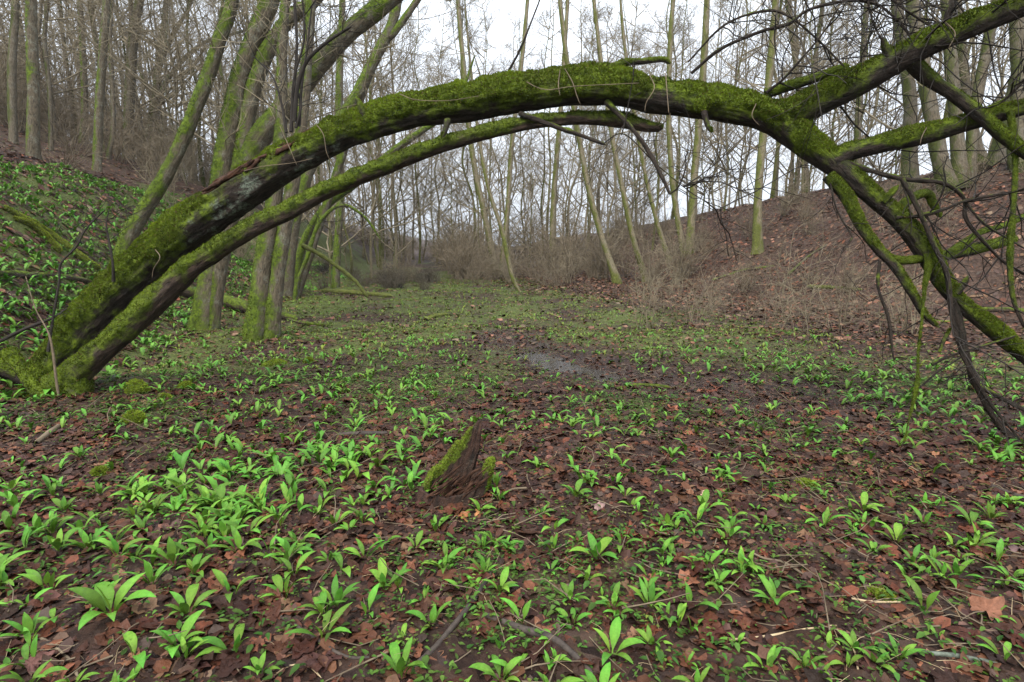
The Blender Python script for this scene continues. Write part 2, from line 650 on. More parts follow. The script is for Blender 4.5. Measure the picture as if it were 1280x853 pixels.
def tube(pts, rad, sides=12, step=None, lump=0.10, lump_s=0.35, moss_dir=(0, 0, 1), moss_bias=0.0, moss_thick=0.0, seed=0.0, ridge=0.0, flare=0.0, lichen_fn=None, tip=True):
    """Bark tube. Returns dict with V, F (quads), moss, tuv, normals, lichen."""
    rad = np.asarray(rad, float)
    if step is None:
        step = max(0.03, float(np.mean(rad)) * 0.6)
    p, r, s = catmull(pts, rad, step)
    n = len(p)
    if tip:
        r = r.copy()
        r[-1] = r[-1] * 0.15
    if np.ndim(moss_bias):
        moss_bias = np.repeat(catmull(pts, moss_bias, step)[1], sides)
    T, A, B = frames(p)
    th = np.linspace(0, 2 * np.pi, sides, endpoint=False)
    D = np.cos(th)[None, :, None] * A[:, None] + np.sin(th)[None, :, None] * B[:, None]
    base = p[:, None] + D * r[:, None, None]
    flat = base.reshape(-1, 3)
    Dn = D.reshape(-1, 3)
    rr = np.repeat(r, sides)
    nz = Dn @ (np.array(moss_dir) / np.linalg.norm(moss_dir))
    ln = fbm(flat / lump_s + seed, 3)
    mn = fbm(flat / 0.16 + seed + 40, 3)
    ms = np.clip(0.5 + 0.62 * nz + 0.34 * ln + 0.34 * mn + moss_bias, 0, 1.0)
    disp = lump * rr * ln
    if ridge:
        q = np.stack([np.repeat(s, sides) * 2.2, np.tile(np.cos(th), n) * 3.2 + seed, np.tile(np.sin(th), n) * 3.2], -1)
        disp = disp + ridge * rr * fbm(q, 3)
    disp = disp + moss_thick * smooth((ms - 0.45) / 0.3) * (0.55 + 0.6 * mn + 1.1 * np.clip(fbm(flat / 0.085 + seed + 7, 2), 0, 1))
    if flare:
        f = np.exp(-s / (2.2 * rad[0])) * flare
        lobes = 0.6 + 0.55 * np.sin(3 * th + seed) + 0.35 * np.sin(5 * th + 2 * seed)
        disp = disp + (f[:, None] * np.clip(lobes, 0.1, 2)[None, :]).ravel() * rad[0]
    V = flat + Dn * disp[:, None]
    i = np.arange(n * sides).reshape(n, sides)
    j = np.roll(i, -1, axis=1)
    Fq = np.stack([i[:-1], j[:-1], j[1:], i[1:]], -1).reshape(-1, 4)
    tuv = np.stack([np.repeat(s, sides), np.tile(th, n) * rr, np.zeros(n * sides)], -1)
    li = lichen_fn(flat, Dn) if lichen_fn else np.zeros(len(V))
    return dict(V=V, F=Fq, moss=ms, tuv=tuv, nrm=Dn, lichen=li, p=p, r=r, s=s, n=n, sides=sides)


def join(ts):
    V = np.vstack([t['V'] for t in ts])
    off = np.cumsum([0] + [len(t['V']) for t in ts])[:-1]
    Fq = np.vstack([t['F'] + o for t, o in zip(ts, off)])
    return dict(V=V, F=Fq, moss=np.concatenate([t['moss'] for t in ts]), tuv=np.vstack([t['tuv'] for t in ts]), nrm=np.vstack([t['nrm'] for t in ts]), lichen=np.concatenate([t['lichen'] for t in ts]))


def tube_obj(name, t, mat, parent, origin):
    me = make_mesh(name, t['V'] - origin, t['F'], mat, {'moss': t['moss'], 'tuv': t['tuv'], 'lichen': t['lichen']})
    return obj(name, me, parent)


def fuzz(t, count, size, parent, origin, colors=((0.060, 0.085, 0.010), (0.19, 0.26, 0.022)), thr=0.52, name='moss', width=0.28, wild=0.55):
    """Moss blades growing on the mossy faces of a tube."""
    Fq, V = t['F'], t['V']
    fm = t['moss'][Fq].mean(1)
    area = np.linalg.norm(np.cross(V[Fq[:, 2]] - V[Fq[:, 0]], V[Fq[:, 3]] - V[Fq[:, 1]]), axis=1)
    w = area * smooth((fm - thr) / 0.25)
    if w.sum() <= 0 or count <= 0:
        return None
    k = rng.choice(len(Fq), count, p=w / w.sum())
    a, b_ = rng.random((2, count, 1))
    q = (V[Fq[k, 0]] * (1 - a) + V[Fq[k, 1]] * a) * (1 - b_) + (V[Fq[k, 3]] * (1 - a) + V[Fq[k, 2]] * a) * b_
    nr = t['nrm'][Fq[k, 0]]
    d = nr * 0.8 + UP * 0.25 + rng.normal(0, wild, (count, 3))
    d /= np.linalg.norm(d, axis=1)[:, None]
    side = np.cross(d, rng.normal(0, 1, (count, 3)))
    side /= np.linalg.norm(side, axis=1)[:, None] + 1e-9
    L = size * (0.5 + 0.9 * rng.random((count, 1)))
    q = q - nr * size * 0.25
    tri = np.stack([q - side * L * width, q + side * L * width, q + d * L], 1).reshape(-1, 3)
    c0, c1 = np.array(colors[0]), np.array(colors[1])
    pn = np.clip(0.5 + 0.5 * fbm(q / 0.22, 3), 0, 1)
    pf = np.clip(0.5 + 0.8 * fbm(q / 0.07 + 9, 2), 0, 1)
    mixf = np.clip(0.55 * pn ** 1.5 + 0.30 * pf - 0.12 + 0.25 * rng.random(count) + 0.45 * (fm[k] - 0.6), 0, 1)[:, None]
    col = c0 * (1 - mixf) + c1 * mixf
    brown = rng.random((count, 1)) < 0.12
    col = np.where(brown, np.array([0.085, 0.060, 0.02]), col)
    col = np.repeat(np.hstack([col, np.ones((count, 1))]), 3, 0)
    me = make_mesh(name, tri - origin, np.arange(count * 3).reshape(-1, 3), M['moss'], {'tint': col}, smoothed=False)
    o = obj(name, me, parent)
    o['kind'] = 'stuff'
    return o


def thin_tubes(polys, r0, r1, sides=3):
    """polys (m,n,3); r0,r1 (m,) -> V,F."""
    polys = np.asarray(polys, float)
    m_, n, _ = polys.shape
    T = np.gradient(polys, axis=1)
    T /= np.linalg.norm(T, axis=2)[..., None] + 1e-12
    ref = np.where(np.abs(T[:, :1, 2:3]) > 0.9, np.array([1.0, 0.2, 0]), np.array([0.1, 0.2, 1.0]))
    A = np.cross(T, ref)
    A /= np.linalg.norm(A, axis=2)[..., None] + 1e-12
    B = np.cross(T, A)
    t = np.linspace(0, 1, n)
    r = np.asarray(r0)[:, None] * (1 - t) + np.asarray(r1)[:, None] * t
    th = np.linspace(0, 2 * np.pi, sides, endpoint=False)
    V = polys[:, :, None] + r[:, :, None, None] * (np.cos(th)[None, None, :, None] * A[:, :, None] + np.sin(th)[None, None, :, None] * B[:, :, None])
    i = np.arange(m_ * n * sides).reshape(m_, n, sides)
    j = np.roll(i, -1, axis=2)
    Fq = np.stack([i[:, :-1], j[:, :-1], j[:, 1:], i[:, 1:]], -1).reshape(-1, 4)
    return V.reshape(-1, 3), Fq


def cat_mesh(parts):
    V, Fq, o = [], [], 0
    for v, f in parts:
        V.append(v)
        Fq.append(f + o)
        o += len(v)
    return np.vstack(V), np.vstack(Fq)


def unit(v):
    return v / (np.linalg.norm(v, axis=-1, keepdims=True) + 1e-12)


def grow(start, dirs, length, n, wob, lift):
    """Curved polylines from start points (m,3)."""
    m_ = len(start)
    p = np.empty((m_, n, 3))
    p[:, 0] = start
    d = unit(dirs)
    for k in range(1, n):
        d = unit(d + rng.normal(0, wob, (m_, 3)) + UP * (np.asarray(lift).reshape(-1, 1) if np.ndim(lift) else lift))
        p[:, k] = p[:, k - 1] + d * (length / (n - 1))[:, None]
    return p


def along(polys, k, lo=0.15, hi=1.0):
    """k random points on each polyline with tangents."""
    m_, n, _ = polys.shape
    t = (lo + (hi - lo) * rng.random((m_, k))) * (n - 1)
    i = np.minimum(t.astype(int), n - 2)
    f = (t - i)[..., None]
    a = np.take_along_axis(polys, np.repeat(i[..., None], 3, 2), 1)
    b_ = np.take_along_axis(polys, np.repeat(i[..., None] + 1, 3, 2), 1)
    return (a * (1 - f) + b_ * f).reshape(-1, 3), unit(b_ - a).reshape(-1, 3)


def side_dirs(T, spread):
    r = rng.normal(0, 1, T.shape)
    r = unit(r - T * (r * T).sum(1, keepdims=True))
    return unit(T * (1 - spread) + r * spread)


def spray(polys, L1, n1, L2, n2_, r1, r2, lift=0.03, lo=0.15, spread=0.7, sides=3, wob=0.14, third=0, taper=True):
    """Side branches and twigs on the given branch polylines -> V,F."""
    s, T = along(polys, n1, lo)
    b1 = grow(s, side_dirs(T, spread), L1 * (0.45 + 0.9 * rng.random(len(s))), 6, wob, lift)
    out_ = [thin_tubes(b1, np.full(len(b1), r1), np.full(len(b1), r2), sides)]
    if n2_:
        s2, T2 = along(b1, n2_, 0.15)
        b2 = grow(s2, side_dirs(T2, spread * 0.95), L2 * (0.4 + 0.9 * rng.random(len(s2))), 4, wob * 1.2, lift)
        out_.append(thin_tubes(b2, np.full(len(b2), r2), np.full(len(b2), r2 * 0.5), 3))
        if third:
            s3, T3 = along(b2, third, 0.2)
            b3 = grow(s3, side_dirs(T3, spread * 0.9), L2 * 0.45 * (0.4 + 0.9 * rng.random(len(s3))), 3, wob, lift)
            out_.append(thin_tubes(b3, np.full(len(b3), r2 * 0.6), np.full(len(b3), r2 * 0.35), 3))
    return cat_mesh(out_)


# ------------------------------------------------------------------ the mossy arching tree
def pixb(pts):
    return np.array([q[4] if len(q) > 4 else 0.0 for q in pts])


def pix(pts):
    """[(px,py,depth,half width px)] -> world points, radii."""
    return np.array([P(*q[:3]) for q in pts]), np.array([q[3] * q[2] / F_PX for q in pts])


ORG = at(75, 495)
arch = thing('arching_tree', 'big moss-covered tree bent in an arch over the clearing, branches drooping at right', 'tree', ORG)

main_px = [(52, 505, 5.40, 34, .25), (78, 450, 5.40, 32, .3), (122, 388, 5.38, 29, .25), (185, 325, 5.30, 27, .18), (240, 280, 5.25, 29, 0.02), (300, 238, 5.15, 27, -.26), (350, 205, 5.05, 24, -.28), (420, 167, 4.95, 22, .02), (500, 140, 4.85, 23, .12),
           (600, 122, 4.70, 25, .14), (690, 106, 4.55, 26, .16), (760, 105, 4.45, 25.5, .14), (810, 114, 4.40, 24, .1), (860, 120, 4.35, 23, .05), (920, 129, 4.28, 23, 0), (965, 143, 4.22, 24, 0), (992, 158, 4.2, 22, 0)]


def trunk_lichen(q, dn):
    px_ = (q - P(265, 268, 5.2))
    d = np.linalg.norm(px_ * np.array([0.8, 0.8, 1.0]), axis=1)
    face = np.clip(-dn[:, 1] * 0.7 - dn[:, 2] * 0.25 + 0.35, 0, 1)
    px2 = np.linalg.norm(q - P(400, 190, 5.0), axis=1)
    return (1.0 * np.exp(-(d / 0.55) ** 2) + 0.5 * np.exp(-(px2 / 0.6) ** 2)) * face


def arch_limb(name, px, sides, step, mthick, count, size, mat='arch', bias=0.0, mdir=(-0.1, 0.0, 1), ridge=0.10, lump=0.10, seed=0.0, flare=0.0, lich=None, tip=True, parent=None, colors=((0.009, 0.015, 0.002), (0.155, 0.215, 0.010)), label=None):
    pts, r = pix(px)
    off = 0.5 * (mthick + 0.6 * size)
    pts = pts - np.array([0, 0, off]) * np.clip(r / 0.08, 0, 1)[:, None]
    if px is main_px:
        pts = pts - np.array([0, 0, 0.012])
        r = r * 0.93
    r = np.maximum(r - off, r * 0.6)
    t = tube(pts, r, sides, step, lump, 0.30, mdir, pixb(px) + bias, mthick, seed, ridge, flare, lich, tip)
    o = tube_obj(name, t, M[mat], parent or arch, ORG)
    if label:
        o['label'] = label
    if count:
        fuzz(t, count, size, o, ORG, colors)
    return t, o


t_main, o_main = arch_limb('trunk', main_px, 72, 0.02, 0.024, 115000, 0.018, bias=-0.08, mdir=(-0.25, -0.32, 1), ridge=0.12, lump=0.11, seed=3.1, flare=0.15, lich=trunk_lichen, tip=False)
second_px = [(58, 500, 5.28, 20, .2), (92, 468, 5.2, 18, .25), (142, 424, 5.14, 16, .2), (190, 380, 5.12, 16, .1), (240, 332, 5.08, 14, .05), (300, 292, 5.0, 12.5), (360, 262, 4.92, 12), (420, 232, 4.85, 11), (480, 207, 4.78, 11),
             (540, 184, 4.72, 10), (600, 166, 4.65, 10), (660, 153, 4.6, 9.5), (720, 147, 4.58, 9.5), (775, 149, 4.55, 10), (808, 157, 4.52, 8.5), (829, 160, 4.5, 6)]
t_sec, o_sec = arch_limb('dead_stem', second_px, 30, 0.03, 0.016, 30000, 0.016, mat='dead', bias=-0.04, mdir=(-0.40, -0.22, 1), ridge=0.16, lump=0.10, seed=8.3, flare=0.12, label='slimmer dead stem running under the trunk, broken off at its end')
up_px = [(968, 146, 4.22, 23), (992, 140, 4.18, 21), (1040, 116, 4.05, 22), (1066, 104, 3.98, 21), (1110, 80, 3.88, 20), (1160, 53, 3.78, 19), (1210, 32, 3.68, 18), (1263, 10, 3.58, 19), (1330, -16, 3.45, 18), (1430, -70, 3.3, 16), (1560, -150, 3.1, 12)]
up_px = [(a, b_, c, w * 0.86) for a, b_, c, w in up_px]
t_up, o_up = arch_limb('limb', up_px, 36, 0.03, 0.016, 26000, 0.016, bias=-0.20, mdir=(-0.35, 0.0, 1), seed=5.7, lump=0.08, ridge=0.07)
low_px = [(960, 143, 4.23, 22), (990, 163, 4.2, 22), (1022, 187, 4.16, 20), (1055, 212, 4.12, 17), (1088, 241, 4.1, 14.5), (1120, 268, 4.07, 15), (1145, 296, 4.05, 15.5), (1163, 325, 4.03, 14.5), (1178, 352, 4.02, 13), (1200, 377, 4.0, 12),
          (1232, 403, 3.97, 12), (1268, 434, 3.95, 12), (1310, 470, 3.92, 11), (1380, 540, 3.9, 10), (1440, 610, 3.88, 8)]
low_px = [(a, b_, c, w * 0.88) for a, b_, c, w in low_px]
t_low, o_low = arch_limb('limb', low_px, 32, 0.03, 0.016, 30000, 0.016, bias=-0.10, mdir=(0.45, -0.35, 1), seed=1.9, lump=0.10, ridge=0.08)
for k, (px, cnt, sd, bias) in enumerate([
    ([(1040, 203, 4.13, 15), (1062, 190, 4.1, 12.5), (1095, 181, 4.06, 12), (1140, 170, 4.0, 12.5), (1195, 156, 3.94, 12), (1240, 144, 3.88, 11), (1300, 127, 3.8, 10), (1400, 95, 3.7, 8)], 11000, 2.0, -0.02),
    ([(1135, 72, 3.83, 10), (1158, 95, 3.9, 10), (1190, 117, 3.86, 9), (1225, 143, 3.8, 9), (1255, 170, 3.75, 8), (1300, 205, 3.7, 7)], 3500, 7.0, -0.08),
    ([(1036, 218, 4.13, 9), (1058, 246, 4.1, 8), (1075, 280, 4.08, 7.5), (1098, 312, 4.06, 7), (1118, 332, 4.05, 7), (1140, 366, 4.04, 6), (1154, 391, 4.03, 5), (1172, 409, 4.02, 3.5)], 6000, 12.0, 0.0),
    ([(1106, 322, 4.06, 6), (1130, 326, 4.05, 5.5), (1165, 322, 4.03, 5.5)], 2500, 4.4, 0.14),
    ([(957, 118, 4.24, 6), (985, 108, 4.2, 6.5), (1020, 97, 4.14, 6), (1062, 82, 4.06, 5)], 2600, 5.3, 0.0),
    ([(762, 92, 4.44, 7), (780, 79, 4.42, 5.5), (805, 77, 4.4, 4.2), (828, 75, 4.38, 3.8), (838, 80, 4.37, 3)], 2200, 6.6, 0.08),
    ([(1148, 322, 4.1, 7), (1180, 320, 4.25, 7.5), (1215, 312, 4.35, 8), (1250, 303, 4.45, 7.5), (1268, 298, 4.5, 6)], 6500, 2.8, 0.35),
    ([(1185, 318, 4.25, 5), (1205, 305, 4.32, 5), (1225, 291, 4.38, 4.5), (1258, 281, 4.45, 4), (1300, 262, 4.55, 3.5)], 3000, 9.1, 0.25),
    ([(1122, 262, 4.1, 6), (1140, 248, 4.2, 6), (1158, 242, 4.28, 6), (1166, 256, 4.3, 5), (1176, 272, 4.3, 3.5)], 3000, 1.1, 0.35),
    ([(1158, 318, 3.98, 4), (1160, 335, 3.96, 4), (1155, 362, 3.95, 2.6), (1152, 398, 3.94, 1.9), (1147, 446, 3.93, 2.0), (1146, 480, 3.92, 2.2), (1137, 520, 3.9, 1.5), (1130, 552, 3.9, 0.8)], 4200, 7.7, 0.12),
    ([(1262, 140, 3.8, 4.5), (1268, 185, 3.78, 4), (1267, 250, 3.76, 4), (1262, 320, 3.75, 3.8), (1266, 372, 3.74, 3.4), (1282, 412, 3.73, 3)], 3600, 3.8, 0.16),
    ([(1174, 440, 3.9, 3), (1180, 425, 3.9, 4), (1188, 411, 3.92, 3.5)], 700, 3.3, 0.25),
]):
    arch_limb('branch', px, 14, 0.025, 0.006, int(cnt * 1.3), 0.0085 if px[0][3] < 9 else 0.013, bias=bias - 0.06, mdir=(0.1, -0.2, 1), seed=sd, colors=((0.022, 0.033, 0.004), (0.17, 0.225, 0.014)))
dark_branches = [
    [(1190, 372, 4.0, 8), (1203, 425, 4.02, 6.8), (1216, 470, 4.05, 6.6), (1232, 505, 4.08, 6), (1252, 535, 4.1, 5.2), (1285, 565, 4.1, 4)],
    [(1222, 482, 4.05, 4.5), (1245, 494, 4.0, 4.5), (1280, 512, 3.95, 4), (1330, 530, 3.9, 3)],
    [(1052, 202, 4.1, 5), (1085, 213, 4.05, 4), (1130, 224, 4.0, 4), (1178, 229, 3.97, 3.8), (1204, 247, 3.95, 3.5), (1207, 272, 3.94, 3.2), (1224, 296, 3.93, 3), (1258, 330, 3.9, 2.6), (1300, 352, 3.9, 2)],
    [(1128, 224, 4.0, 4), (1148, 262, 3.94, 4), (1168, 308, 3.9, 4), (1184, 345, 3.88, 3.8), (1190, 395, 3.87, 3.6), (1205, 448, 3.86, 3.6), (1235, 500, 3.85, 3), (1275, 550, 3.84, 2)],
    [(1120, 272, 4.02, 3.4), (1150, 270, 3.97, 3.2), (1180, 262, 3.94, 3), (1205, 252, 3.9, 2.8), (1250, 243, 3.86, 2.5), (1310, 232, 3.8, 2)],
    [(758, 128, 4.42, 5), (782, 152, 4.3, 4.6), (806, 182, 4.22, 4.2), (824, 214, 4.16, 3.6), (838, 244, 4.12, 2.6)],
    [(838, 242, 4.12, 1.6), (848, 234, 4.1, 1.5), (857, 210, 4.08, 1.2), (856, 190, 4.06, 0.8)],
    [(650, 142, 4.55, 5), (690, 157, 4.42, 4.2), (722, 168, 4.36, 3.6), (757, 181, 4.3, 2.6)],
    [(752, 181, 4.3, 1.2), (780, 168, 4.28, 1), (820, 205, 4.2, 1), (870, 245, 4.15, 0.8), (915, 265, 4.1, 0.6)],
    [(632, 96, 4.66, 2.4), (650, 62, 4.6, 2), (667, 20, 4.55, 1.6), (690, -40, 4.5, 1)],
    [(864, 92, 4.3, 3), (900, 62, 4.2, 3.2), (950, 40, 4.1, 3.2), (985, 30, 4.05, 3.2), (1012, 12, 4.0, 3), (1062, 1, 3.95, 2.8), (1100, 8, 3.92, 2.5), (1130, 35, 3.9, 2.2), (1142, 52, 3.88, 1.8)],
    [(860, 78, 4.3, 1.6), (905, 32, 4.2, 2), (955, 14, 4.15, 2.2), (985, 20, 4.1, 2), (1020, 48, 4.05, 1.8), (1056, 84, 4.0, 1.6)],
    [(958, 116, 4.2, 3), (980, 98, 4.12, 2.2), (1005, 70, 4.05, 1.8), (1030, 40, 4.0, 1.5), (1048, 10, 3.95, 1.2)],
    [(1180, 40, 3.75, 6), (1187, 15, 3.72, 6), (1198, -20, 3.7, 5), (1215, -80, 3.66, 4)],
    [(1110, -4, 3.9, 2.2), (1140, 18, 3.86, 2), (1175, 40, 3.8, 1.6)],
    [(1085, 2, 3.92, 1.8), (1092, 30, 3.9, 1.8), (1105, 55, 3.88, 1.4)],
    [(1280, 100, 3.7, 3), (1255, 125, 3.74, 2.6), (1232, 136, 3.78, 2)],
    [(1165, 456, 3.9, 3), (1185, 446, 3.88, 2.2), (1225, 434, 3.86, 2), (1270, 420, 3.84, 2)],
    [(1036, 220, 4.12, 2), (1046, 262, 4.05, 1.6), (1063, 292, 4.02, 1.4), (1064, 300, 4.0, 1.2), (1050, 320, 4.0, 0.8)],
    [(1100, 326, 4.04, 3), (1098, 360, 4.02, 2.4), (1110, 395, 4.0, 2.6), (1114, 425, 4.0, 2.4), (1117, 450, 4.0, 1.5)],
    [(1204, 250, 3.92, 2), (1230, 280, 3.9, 1.8), (1262, 300, 3.88, 1.5), (1300, 322, 3.86, 1.2)],
]
db_polys = []
for px in dark_branches:
    pts, r = pix(px)
    t = tube(pts, r * 0.70, 9, 0.02, 0.22, 0.09, (0, 0, 1), -0.70, 0.003, seed=float(len(db_polys)), ridge=0.05)
    tube_obj('branch', t, M['arch'], arch, ORG)
    q, _, _ = catmull(pts, r, 0.05)
    db_polys.append(q[np.linspace(0, len(q) - 1, 12).astype(int)])
db = np.array(db_polys)
sp_idx = [2, 3, 4, 8, 10, 11, 12, 13, 14, 15, 16]
v, f = spray(db[sp_idx], 0.75, 8, 0.35, 5, 0.006, 0.0034, lift=-0.01, spread=0.7, wob=0.16)
up_poly = catmull(*pix(up_px), 0.05)[0]
up_poly = up_poly[np.linspace(0, len(up_poly) - 1, 14).astype(int)][None]
v2, f2_ = spray(up_poly, 1.1, 19, 0.45, 5, 0.0085, 0.0038, lift=0.03, lo=0.12, spread=0.8, wob=0.2, third=1)
v3, f3_ = spray(db[[0, 1, 2, 3, 4, 5, 6, 18, 19, 20]], 0.45, 6, 0.22, 3, 0.0036, 0.0022, lift=-0.02, wob=0.18)
V_, F_ = cat_mesh([(v, f), (v2, f2_), (v3, f3_)])
obj('twig_spray', make_mesh('twig_spray', V_ - ORG, F_, M['twig_dark']), arch)['kind'] = 'stuff'

for px, sd in [([(1112, 74, 3.84, 6), (1106, 58, 3.82, 5), (1103, 46, 3.8, 3.5)], 1.0), ([(455, 146, 4.8, 6), (450, 132, 4.78, 4.5), (444, 122, 4.77, 3)], 2.0), ([(1104, 252, 4.04, 5), (1116, 240, 4.0, 4.2), (1124, 232, 3.98, 3)], 3.0),
               ([(1196, 366, 3.96, 5), (1206, 354, 3.92, 4), (1211, 344, 3.9, 2.6)], 4.0), ([(560, 150, 4.62, 6), (556, 164, 4.58, 4.5), (552, 172, 4.56, 3)], 5.0), ([(880, 140, 4.2, 5), (884, 156, 4.16, 4), (890, 166, 4.14, 2.6)], 6.0)]:
    arch_limb('branch_stub', px, 10, 0.02, 0.004, 500, 0.01, bias=-0.1, seed=sd, lump=0.2, ridge=0.15)

# roots at the foot
for px in ([(100, 488, 5.2, 22), (84, 505, 5.15, 18), (70, 512, 5.1, 14)], [(10, 440, 5.25, 9), (28, 462, 5.2, 9), (48, 488, 5.12, 10), (66, 503, 5.05, 8), (72, 508, 5.0, 4)],
           [(44, 476, 5.3, 14), (15, 462, 5.3, 13), (-20, 455, 5.3, 11), (-60, 455, 5.3, 8)], [(92, 470, 5.2, 20), (98, 492, 5.2, 17), (102, 512, 5.2, 14)]):
    arch_limb('root', px, 14, 0.03, 0.015, 2500, 0.02, bias=-0.02, seed=px[0][0] * 0.1)


# torn bark along the split on the upper side (px 290..420)
def torn_bark():
    t = t_main
    pxs = np.array([to_px(q)[0] for q in t['p']])
    parts, o_ = [], 0
    Vs, Fs = [], []
    for k in range(16):
        c = rng.uniform(292, 395)
        i = int(np.argmin(np.abs(pxs - c)))
        ln = rng.uniform(0.22, 0.75)
        u = (t['p'][min(i + 6, t['n'] - 1)] - t['p'][i])
        u = u / np.linalg.norm(u)
        w0 = np.array([0.0, -1.0, 0])                     # towards the clearing
        nrm = np.cross(u, w0)
        nrm = nrm / np.linalg.norm(nrm)
        if nrm[2] < 0:
            nrm = -nrm
        sd = np.cross(nrm, u)
        if sd[1] > 0:
            sd = -sd
        r = t['r'][i]
        a = math.radians(rng.normal(30, 16))
        d = nrm * math.cos(a) + sd * math.sin(a)
        tang = -nrm * math.sin(a) + sd * math.cos(a)
        c0 = t['p'][i] + d * (r + rng.uniform(-0.01, 0.022))
        wd = rng.uniform(0.025, 0.085)
        n_ = 11
        tt = np.linspace(-0.5, 0.5, n_)
        lift = rng.uniform(-0.01, 0.045) * (0.5 - tt) ** 3 + 0.003 * rng.normal(0, 1, n_)
        prof = wd * (1 - (2 * np.abs(tt)) ** 3 * 0.85) * np.clip(1 + 0.13 * rng.normal(0, 1, n_) + 0.3 * np.sin(tt * rng.uniform(4, 9) + rng.uniform(0, 6)), 0.2, 2)
        cen = t['p'][np.clip(i + (tt * ln / 0.024).astype(int), 0, t['n'] - 1)] + (c0 - t['p'][i]) + d * lift[:, None]
        th = 0.010
        a_ = cen + tang * prof[:, None] * 0.5
        b_ = cen - tang * prof[:, None] * 0.5
        V = np.vstack([a_ + d * th, b_ + d * th, b_ - d * th, a_ - d * th]).reshape(4, n_, 3)
        idx = np.arange(4 * n_).reshape(4, n_) + o_
        for q in range(4):
            A_, B_ = idx[q], idx[(q + 1) % 4]
            Fs.append(np.stack([A_[:-1], B_[:-1], B_[1:], A_[1:]], -1))
        Fs.append(np.array([[idx[0, 0], idx[1, 0], idx[2, 0], idx[3, 0]], [idx[0, -1], idx[3, -1], idx[2, -1], idx[1, -1]]]))
        Vs.append(V.reshape(-1, 3))
        o_ += 4 * n_
    obj('torn_bark', make_mesh('torn_bark', np.vstack(Vs) - ORG, np.vstack(Fs), M['rot'], smoothed=False), arch)['kind'] = 'stuff'


torn_bark()


# vine tendrils over the trunk
for k, px in enumerate([
    [(350, 158, 4.85), (362, 185, 4.78), (368, 200, 4.75), (372, 208, 4.76)], [(392, 152, 4.8), (404, 168, 4.72), (408, 190, 4.72), (415, 205, 4.74)], [(305, 214, 4.95), (330, 208, 4.85), (365, 204, 4.8), (392, 198, 4.78)],
    [(194, 312, 5.0), (200, 322, 4.98), (192, 336, 4.98), (190, 348, 4.98)], [(500, 118, 4.68), (520, 125, 4.6), (560, 126, 4.56), (600, 120, 4.5)], [(706, 86, 4.38), (716, 104, 4.3), (721, 120, 4.28), (726, 132, 4.3)],
    [(812, 94, 4.28), (818, 110, 4.2), (808, 128, 4.2), (806, 140, 4.2)], [(832, 92, 4.25), (834, 118, 4.15), (836, 142, 4.12)], [(838, 142, 4.2), (832, 152, 4.25), (822, 158, 4.4)], [(700, 88, 4.4), (698, 106, 4.32), (700, 120, 4.3)],
    [(650, 98, 4.5), (680, 112, 4.34), (720, 108, 4.28), (800, 104, 4.2)], [(945, 130, 4.1), (940, 145, 4.05), (950, 158, 4.05)], [(1182, 28, 3.62), (1194, 42, 3.58), (1186, 60, 3.58)], [(1158, 160, 3.92), (1152, 172, 3.88), (1150, 182, 3.88)]]):
    pts = np.array([P(*q) for q in px])
    t = tube(pts, np.linspace(0.0038, 0.0024, len(pts)), 5, 0.02, 0.1, 0.05, (0, 0, 1), -1, 0)
    obj('vine', make_mesh('vine', t['V'] - ORG, t['F'], M['vine']), arch)


